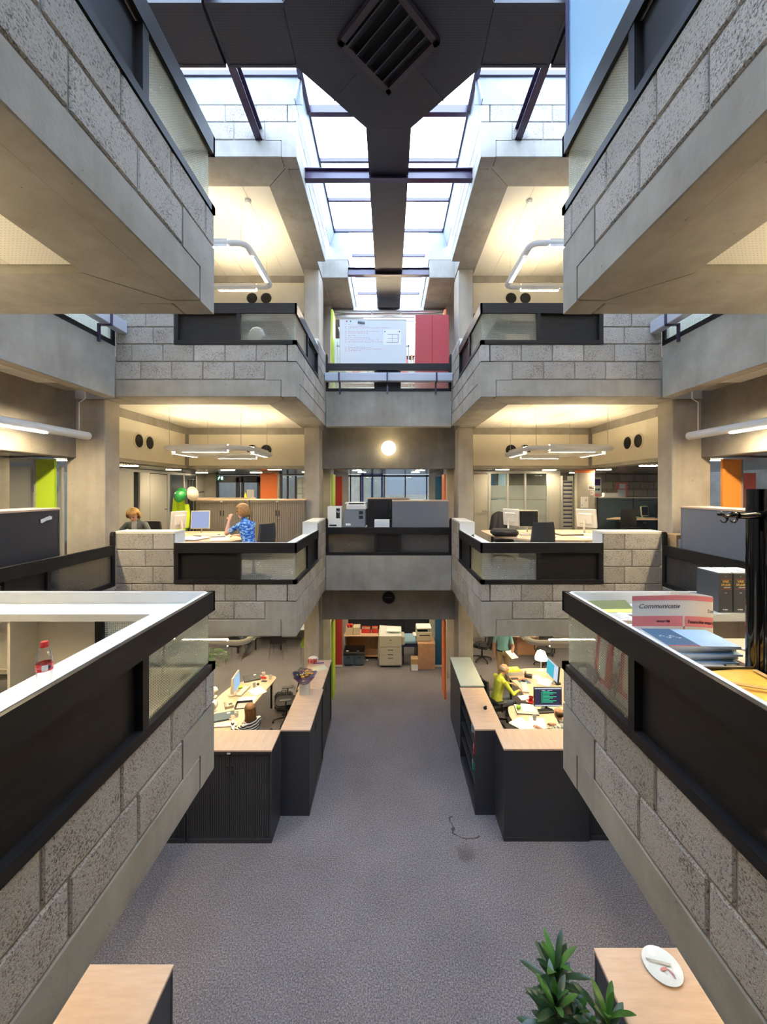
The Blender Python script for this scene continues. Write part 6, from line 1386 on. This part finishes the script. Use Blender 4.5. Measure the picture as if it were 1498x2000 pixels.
def person(label, loc, rz, pelvis, chest, head, look, hands, feet, knees_hint=(0, .5, 1), female=False, shirt='white_shirt', trousers='dark_trousers', shoes='black_shoe', skin='skin', hair='hair_brown', hairstyle='short', sleeves='long', elbow=((-.6, -.6, -.5), (.6, -.6, -.5)), inner=None):
    """local frame faces +Y, z up from the floor the figure stands on; hands/feet = ((left), (right)) targets"""
    m = MB(); segs = []
    P_, Ct, H = Vector(pelvis), Vector(chest), Vector(head); lat = Vector((1, 0, 0))
    up = (Ct - P_).normalized(); sw = .165 if female else .19
    nk = Ct + up * .12; waist = P_.lerp(Ct, .45); look = Vector(look).normalized()
    k = .92 if female else 1.0
    seg_loft(m, [P_ - up * .09, P_ - up * .03, P_ + up * .06, waist, Ct - up * .08, Ct + up * .03, Ct + up * .10, nk + up * .01], [.10, .165, .165, .135 * k, .158 * k, .175 * k, .13 * k, .06], [.08, .12, .115, .10, .115, .105, .075, .055], lat)
    segs += [(P_ - up * .1, P_ + up * .02, .13, 'T'), (P_ + up * .08, Ct, .14, 'S'), (Ct, Ct + up * .07, .13, 'S'), (Ct + lat * -sw, Ct + lat * sw, .08, 'S')]
    m.tube([Ct + up * .04, nk, H - Vector((0, 0, .06))], [.062, .052, .052], 12); segs.append((nk + up * .02, H - Vector((0, 0, .06)), .05, 'K'))
    # head: cranium, face wedge, jaw, nose, ears
    rt = look.cross(Vector((0, 0, 1))).normalized(); hu = rt.cross(look).normalized()
    R = Matrix((rt, look, hu)).transposed().to_4x4()
    m.ball(H + hu * .025 - look * .012, (.076, .095, .088), 16, 12, M=R); m.ball(H - hu * .035 + look * .022, (.060, .070, .080), 14, 10, M=R); m.ball(H - hu * .088 + look * .048, (.032, .034, .024), 10, 8, M=R)
    m.ball(H - hu * .015 + look * .102, (.012, .018, .022), 8, 6, M=R)
    for s in (-1, 1): m.ball(H + rt * (.076 * s) - hu * .008 - look * .01, (.010, .020, .032), 8, 6, M=R)
    segs.append((H - hu * .07, H + hu * .05, .085, 'K'))
    for i, s in enumerate((-1, 1)):
        sh = Ct + lat * (s * sw) + up * .045; el, wr = ik(sh, hands[i], .285, .25, elbow[i])
        m.tube([Ct + lat * (s * sw * .4) + up * .05, sh, sh.lerp(el, .5), el], [.06, .058, .047, .040], 12); m.tube([el, el.lerp(wr, .35), wr], [.041, .039, .026], 12); m.ball(el, .041, 10, 8)
        segs.append((sh, sh.lerp(el, .62), .055, 'S')); segs.append((sh.lerp(el, .62), el, .045, 'S' if sleeves == 'long' else 'K')); segs.append((el, wr - (wr - el) * .1, .04, 'S' if sleeves == 'long' else 'K'))
        # hand
        d = (wr - el).normalized(); sd = d.cross(Vector((0, 0, 1)))
        sd = sd.normalized() if sd.length > .1 else lat; nm = sd.cross(d).normalized(); 
        pc = wr + d * .045; Rm = Matrix((sd, d, nm)).transposed().to_4x4(); m.ball(pc, (.038, .052, .017), 12, 8, M=Rm); segs.append((wr + d * .01, wr + d * .15, .03, 'K'))
        for f, (off, ln) in enumerate(((-.029, .062), (-.010, .074), (.010, .070), (.029, .055))):
            b0 = pc + d * .035 + sd * off; j1 = b0 + d * ln * .45 - nm * .006; j2 = j1 + d * ln * .30 - nm * .018; j3 = j2 + d * ln * .16 - nm * .020
            m.tube([b0, j1, j2, j3], [.0105, .0100, .0095, .0080], 8)
        tb = wr + d * .022 - sd * (s * -.024); m.tube([tb, tb + sd * (s * .030) + d * .022 - nm * .008, tb + sd * (s * .036) + d * .05 - nm * .014], [.013, .012, .009], 8)
        hp = P_ + lat * (s * .088) - up * .05; kn, an = ik(hp, feet[i], .42, .41, knees_hint)
        m.tube([hp, hp.lerp(kn, .4), kn, ], [.092, .080, .058], 14); m.ball(kn, .058, 12, 8); m.tube([kn, kn.lerp(an, .3), an], [.056, .054, .038], 12)
        segs += [(hp, kn, .075, 'T'), (kn, an, .05, 'T')]
        fd = Vector((an.x - hp.x, 0, 0)) * .2 + Vector((0, 1, 0)); fd.normalize(); m.tube([an - fd * .05 - Vector((0, 0, .035)), an + fd * .05 - Vector((0, 0, .03)), an + fd * .14 - Vector((0, 0, .045)), an + fd * .19 - Vector((0, 0, .05))], [.034, .044, .036, .022], 10, sq=(.8, 1.1)); m.tube([an, an - Vector((0, 0, .03))], [.038, .04], 10)
        segs.append((an - fd * .04 - Vector((0, 0, .04)), an + fd * .18 - Vector((0, 0, .045)), .035, 'F'))
    me = m.mesh('person', 'skin'); o = bpy.data.objects.new('person', me); C.objects.link(o)
    md = o.modifiers.new('r', 'REMESH'); md.mode = 'VOXEL'; md.voxel_size = .0085; sm = o.modifiers.new('s', 'SMOOTH'); sm.iterations = 3; sm.factor = .5
    dg = bpy.context.evaluated_depsgraph_get(); me2 = bpy.data.meshes.new_from_object(o.evaluated_get(dg)); o.modifiers.clear(); o.data = me2; bpy.data.meshes.remove(me)
    me2.materials.clear()
    for mt in (skin, shirt, trousers, shoes, inner or shirt): me2.materials.append(MT[mt])
    nf = len(me2.polygons); ctr = np.empty(nf * 3); me2.polygons.foreach_get('center', ctr); ctr = ctr.reshape(-1, 3)
    best = np.full(nf, 1e9); idx = np.zeros(nf, int)
    for a, b, r, c in segs:
        a = np.array(a); b = np.array(b); ab = b - a; tt = np.clip(((ctr - a) @ ab) / max(1e-9, ab @ ab), 0, 1); dd = np.linalg.norm(ctr - (a + tt[:, None] * ab), axis=1) - r
        k_ = dd < best; best[k_] = dd[k_]; idx[k_] = 'KSTF'.index(c)
    if inner: 
        e = (idx == 1) & (np.abs(ctr[:, 0]) < .045) & (ctr[:, 1] > Ct.y + .02); idx[e] = 4
    me2.polygons.foreach_set('material_index', idx.astype(np.int32)); me2.polygons.foreach_set('use_smooth', np.ones(nf, bool)); me2.update()
    o.location = loc; o.rotation_euler = (0, 0, rz); tag(o, label, 'person')
    for s in (-1, 1):
        MB().ball(H + rt * (.030 * s) + hu * .006 + look * .083, (.012, .007, .006), 8, 6, M=R).build('eye', 'eye', o, 60)
        MB().ball(H + rt * (.030 * s) + hu * .026 + look * .084, (.018, .006, .004), 8, 6, M=R).build('eyebrow', hair, o, 60)
    MB().ball(H - hu * .056 + look * .088, (.022, .008, .006), 8, 6, M=R).build('mouth', 'lip', o, 60)
    # hair
    hm = MB(); nu, nv = 22, 14; vs = []; fs = []
    rr = {'short': (.081, .100, .092), 'bob': (.104, .116, .112), 'long': (.094, .108, .102), 'bald': (.0, .0, .0), 'fringe': (.079, .098, .080)}[hairstyle]
    if rr[0]:
        c0 = H + hu * .026 - look * .014; keep = {}
        low = {'short': -.03, 'bob': -.135, 'long': -.02, 'fringe': -.05}[hairstyle]
        for i in range(nv + 1):
            for j in range(nu):
                th = 2 * PI * j / nu; ph = PI * i / nv; q = Vector((rr[0] * math.sin(ph) * math.cos(th), rr[1] * math.sin(ph) * math.sin(th), rr[2] * math.cos(ph)))
                if hairstyle == 'bob' and q.z < 0: q.x *= 1 + .45 * min(1, -q.z / .10); q.y *= 1 + .30 * min(1, -q.z / .10); q.z *= 1.3
                wob = 1 + .025 * math.sin(th * 9 + ph * 7); vs.append(c0 + rt * q.x * wob + look * q.y * wob + hu * q.z * wob); keep[(i, j)] = q
        def ok(q): 
            front = q.y / rr[1]
            if hairstyle == 'fringe': return q.z < .042 and q.z > low and front < .25
            if front > .40: return q.z > .048
            if front > .0: return q.z > (low * (.8 if hairstyle == 'bob' else .4))
            return q.z > low
        for i in range(nv):
            for j in range(nu):
                c4 = [(i, j), (i, (j + 1) % nu), (i + 1, (j + 1) % nu), (i + 1, j)]
                if all(ok(keep[c]) for c in c4): fs.append(tuple(c[0] * nu + c[1] for c in c4))
        hm.add(vs, fs)
        if hairstyle == 'long':
            for j in range(9):
                a = PI + PI * j / 8; b0 = c0 + rt * (.078 * math.cos(a)) + look * (.085 * math.sin(a) + .0); hm.tube([b0 + hu * .03, b0 - hu * .10, b0 - Vector((0, 0, .22)) - look * .01, b0 - Vector((0, 0, .30)) - look * .02], [.028, .030, .026, .010], 8)
        ho = hm.build('hair', hair, o, 80, fix=False)
        so = ho.modifiers.new('t', 'SOLIDIFY'); so.thickness = .012; so.offset = -1
    return o
# seated woman in blue, seen from behind, chin on hand
person('woman in a blue patterned top seated at the first-floor left desk, chin on hand', (-2.46, 6.98, F1), 1.15, (0, 0, .56), (0, .10, .98), (0, .20, 1.26), (-.25, 1, -.15), ((-.10, .40, 1.10), (.16, .46, .80)), ((-.12, .42, .09), (.14, .40, .09)), female=True, shirt='floral_shirt', hair='hair_auburn', hairstyle='bob', sleeves='short', skin='skin_pale', elbow=((-.3, .9, -.8), (.6, -.3, -.6)))
t = bpy.data.objects.new('hair_band_dummy', None) if False else None
# blond woman bending over her desk
person('blond woman in a grey cardigan bending over her desk behind the block pier', (-4.93, 7.78, F1), PI + .12, (0, 0, .56), (0, .14, .93), (0, .27, 1.16), (-.10, .85, -.62), ((-.26, .52, .80), (.24, .50, .80)), ((-.12, .42, .09), (.12, .42, .09)), female=True, shirt='grey_knit', inner='white_shirt', hair='hair_blond', hairstyle='bob', skin='skin_pale')
# ground floor left: striped top
person('woman in a black and white striped top at the ground-floor left desk', (-2.56, 7.46, 0), .95, (0, 0, .56), (0, .08, .98), (0, .14, 1.25), (.2, 1, -.25), ((-.12, .52, .98), (.20, .48, .80)), ((-.12, .42, .09), (.12, .42, .09)), female=True, shirt='striped_shirt', hair='hair_brown', hairstyle='long', skin='skin_pale', elbow=((-.6, .2, -.8), (.6, -.3, -.6)))
# man in lime shirt
person('bald man in a lime shirt leaning towards the curved right desk', (2.52, 9.18, 0), -1.25, (0, 0, .56), (0, .10, .99), (0, .22, 1.26), (.15, 1, -.2), ((-.16, .50, .80), (.20, .46, .80)), ((-.14, .42, .09), (.14, .44, .09)), shirt='lime_shirt', trousers='jeans', hair='hair_grey', hairstyle='fringe', sleeves='long', elbow=((-.8, -.3, -.6), (.8, -.3, -.6)))
# man in plaid
person('balding man in a plaid shirt working at the code monitor', (3.29, 7.22, 0), .25, (0, 0, .56), (0, .12, .98), (0, .24, 1.24), (-.1, 1, -.1), ((-.20, .60, .80), (.16, .60, .80)), ((-.14, .42, .09), (.14, .42, .09)), shirt='plaid_shirt', hair='hair_short', hairstyle='fringe', sleeves='short')
# standing man with a sheet of paper
person('standing man in an aqua short-sleeved shirt holding a sheet of paper', (3.20, 10.98, 0), PI - .15, (0, 0, .95), (0, .02, 1.37), (0, .05, 1.66), (.1, 1, -.35), ((-.20, .30, 1.02), (.24, .04, .80)), ((-.11, .02, .09), (.11, .05, .09)), (0, 1, 0), shirt='aqua_shirt', trousers='khaki', hair='hair_short', hairstyle='short', sleeves='short')
t = thing('belt', 'dark leather belt of the man in the aqua shirt', 'belt', (3.20, 10.98, 0), PI - .15); seg_b = MB(); seg_loft(seg_b, [(0, 0, .985), (0, 0, 1.02)], [.172, .168], [.128, .124], (1, 0, 0), 20); seg_b.build('strap', 'soil', t, 50); MB().box((-.025, .122, .987), (.025, .134, 1.018)).build('buckle', 'chrome', t)
sheet('white sheet held by the standing man in aqua', (3.33, 10.60, 1.03), .4, .22, .30, lines=False, group=None, tilt=.35)
# person at the meeting table, only the legs in view
person('person with dark trousers and red shoes at the meeting table', (-4.93, 12.80, 0), .1, (0, 0, .56), (0, .02, .99), (0, .06, 1.28), (0, 1, -.1), ((-.18, .42, .80), (.18, .42, .80)), ((-.08, .30, .09), (.22, -.02, .10)), shirt='jeans', shoes='red_shoe', hair='hair_short')
# ------------------------------------------------------------------ plants
def leaf_mesh(L, w_, droop, fold=.25, n=10):
    m = MB(); vs = []; fs = []
    for i in range(n + 1):
        s = i / n; hw = w_ * max(.04, 1 - (abs(s - .62) / (.70 if s < .62 else .385)) ** (1.8 if s < .62 else 2.6)) ** .65; y = L * s; z = -droop * s * s
        vs += [(-hw, y, z + fold * hw), (0, y, z), (hw, y, z + fold * hw)]
    for i in range(n): fs += [(3 * i, 3 * i + 1, 3 * i + 4, 3 * i + 3), (3 * i + 1, 3 * i + 2, 3 * i + 5, 3 * i + 4)]
    return m.add(vs, fs)
LM = []
for i, (L, w_, d) in enumerate(((.30, .032, .06), (.26, .034, .10), (.33, .034, .14), (.23, .028, .02))):
    for mt in ('leaf', 'leaf_new'): LM.append(leaf_mesh(L, w_, d).mesh('leaf', mt, 60, fix=False))
def crown(parent, c, n, tilt0, tilt1, sc=1.0, seed=1, h=.3):
    rg = random.Random(seed)
    for i in range(n):
        s = i / max(1, n - 1); o = bpy.data.objects.new('leaf', LM[(rg.randrange(4)) * 2 + (1 if s > .78 and rg.random() < .7 else 0)]); C.objects.link(o); o.parent = parent
        a = i * 2.39996 + rg.random() * .3; el = tilt0 + (tilt1 - tilt0) * s + (rg.random() - .5) * .2
        o.matrix_local = T(c[0], c[1], c[2] + h * s) @ Rz(a) @ Rx(el) @ Matrix.Scale(sc * (1 - .25 * s), 4)
t = thing('potted_plant', 'leafy dark green potted plant beside the lower right cabinet', 'plant', (1.36, 2.88, 0))
MB().lathe([(.15, 0), (.18, .30), (.19, .32), (.17, .32), (.165, .28)], 28).build('pot', 'office_grey', t, 40); MB().lathe([(.168, .27), (.168, .285)], 20).build('soil', 'soil', t)
for i, (x, y, z, n_, sd) in enumerate(((.03, .36, 1.22, 40, 3), (-.08, .12, 1.26, 36, 5), (.26, .02, 1.30, 24, 8), (.10, .18, 1.05, 26, 9))):
    MB().tube([(x * .2, y * .15, .28), (x * .5, y * .5, .6), (x, y, z), (x, y, z + .25)], [.018, .016, .014, .008], 8).build('stem', 'stem', t, 50)
    crown(t, (x, y, z), n_, -.1, 1.35, .98, sd)
# palm behind the near left glass
t = thing('palm', 'green palm fronds showing beside the ground-floor left desk', 'plant', (-4.95, 10.35, 0))
MB().lathe([(.14, 0), (.17, .28), (.15, .28), (.145, .25)], 24).build('pot', 'office_grey', t, 40); MB().tube([(0, 0, .2), (0, 0, .75)], [.03, .02], 8).build('stem', 'stem', t, 50)
for i in range(9):
    a = i * .7; fr_ = MB(); pts = [Vector((.62 * s * math.cos(a), .62 * s * math.sin(a), .72 + .45 * math.sin(s * 2.2) * .9)) for s in [k / 8 for k in range(9)]]
    fr_.tube(pts, .006, 5)
    for k in range(2, 9):
        for sgn in (-1, 1):
            d = (pts[k] - pts[k - 1]).normalized(); sd = d.cross(Vector((0, 0, 1))).normalized() * sgn; q = pts[k]; fr_.add([q, q + sd * .08 + d * .05 + d.cross(sd) * .01, q + sd * .18 + d * .12 - Vector((0, 0, .05)), q + sd * .08 + d * .08], [(0, 1, 2, 3)])
    fr_.build('frond', 'leaf_new', t, fix=False)
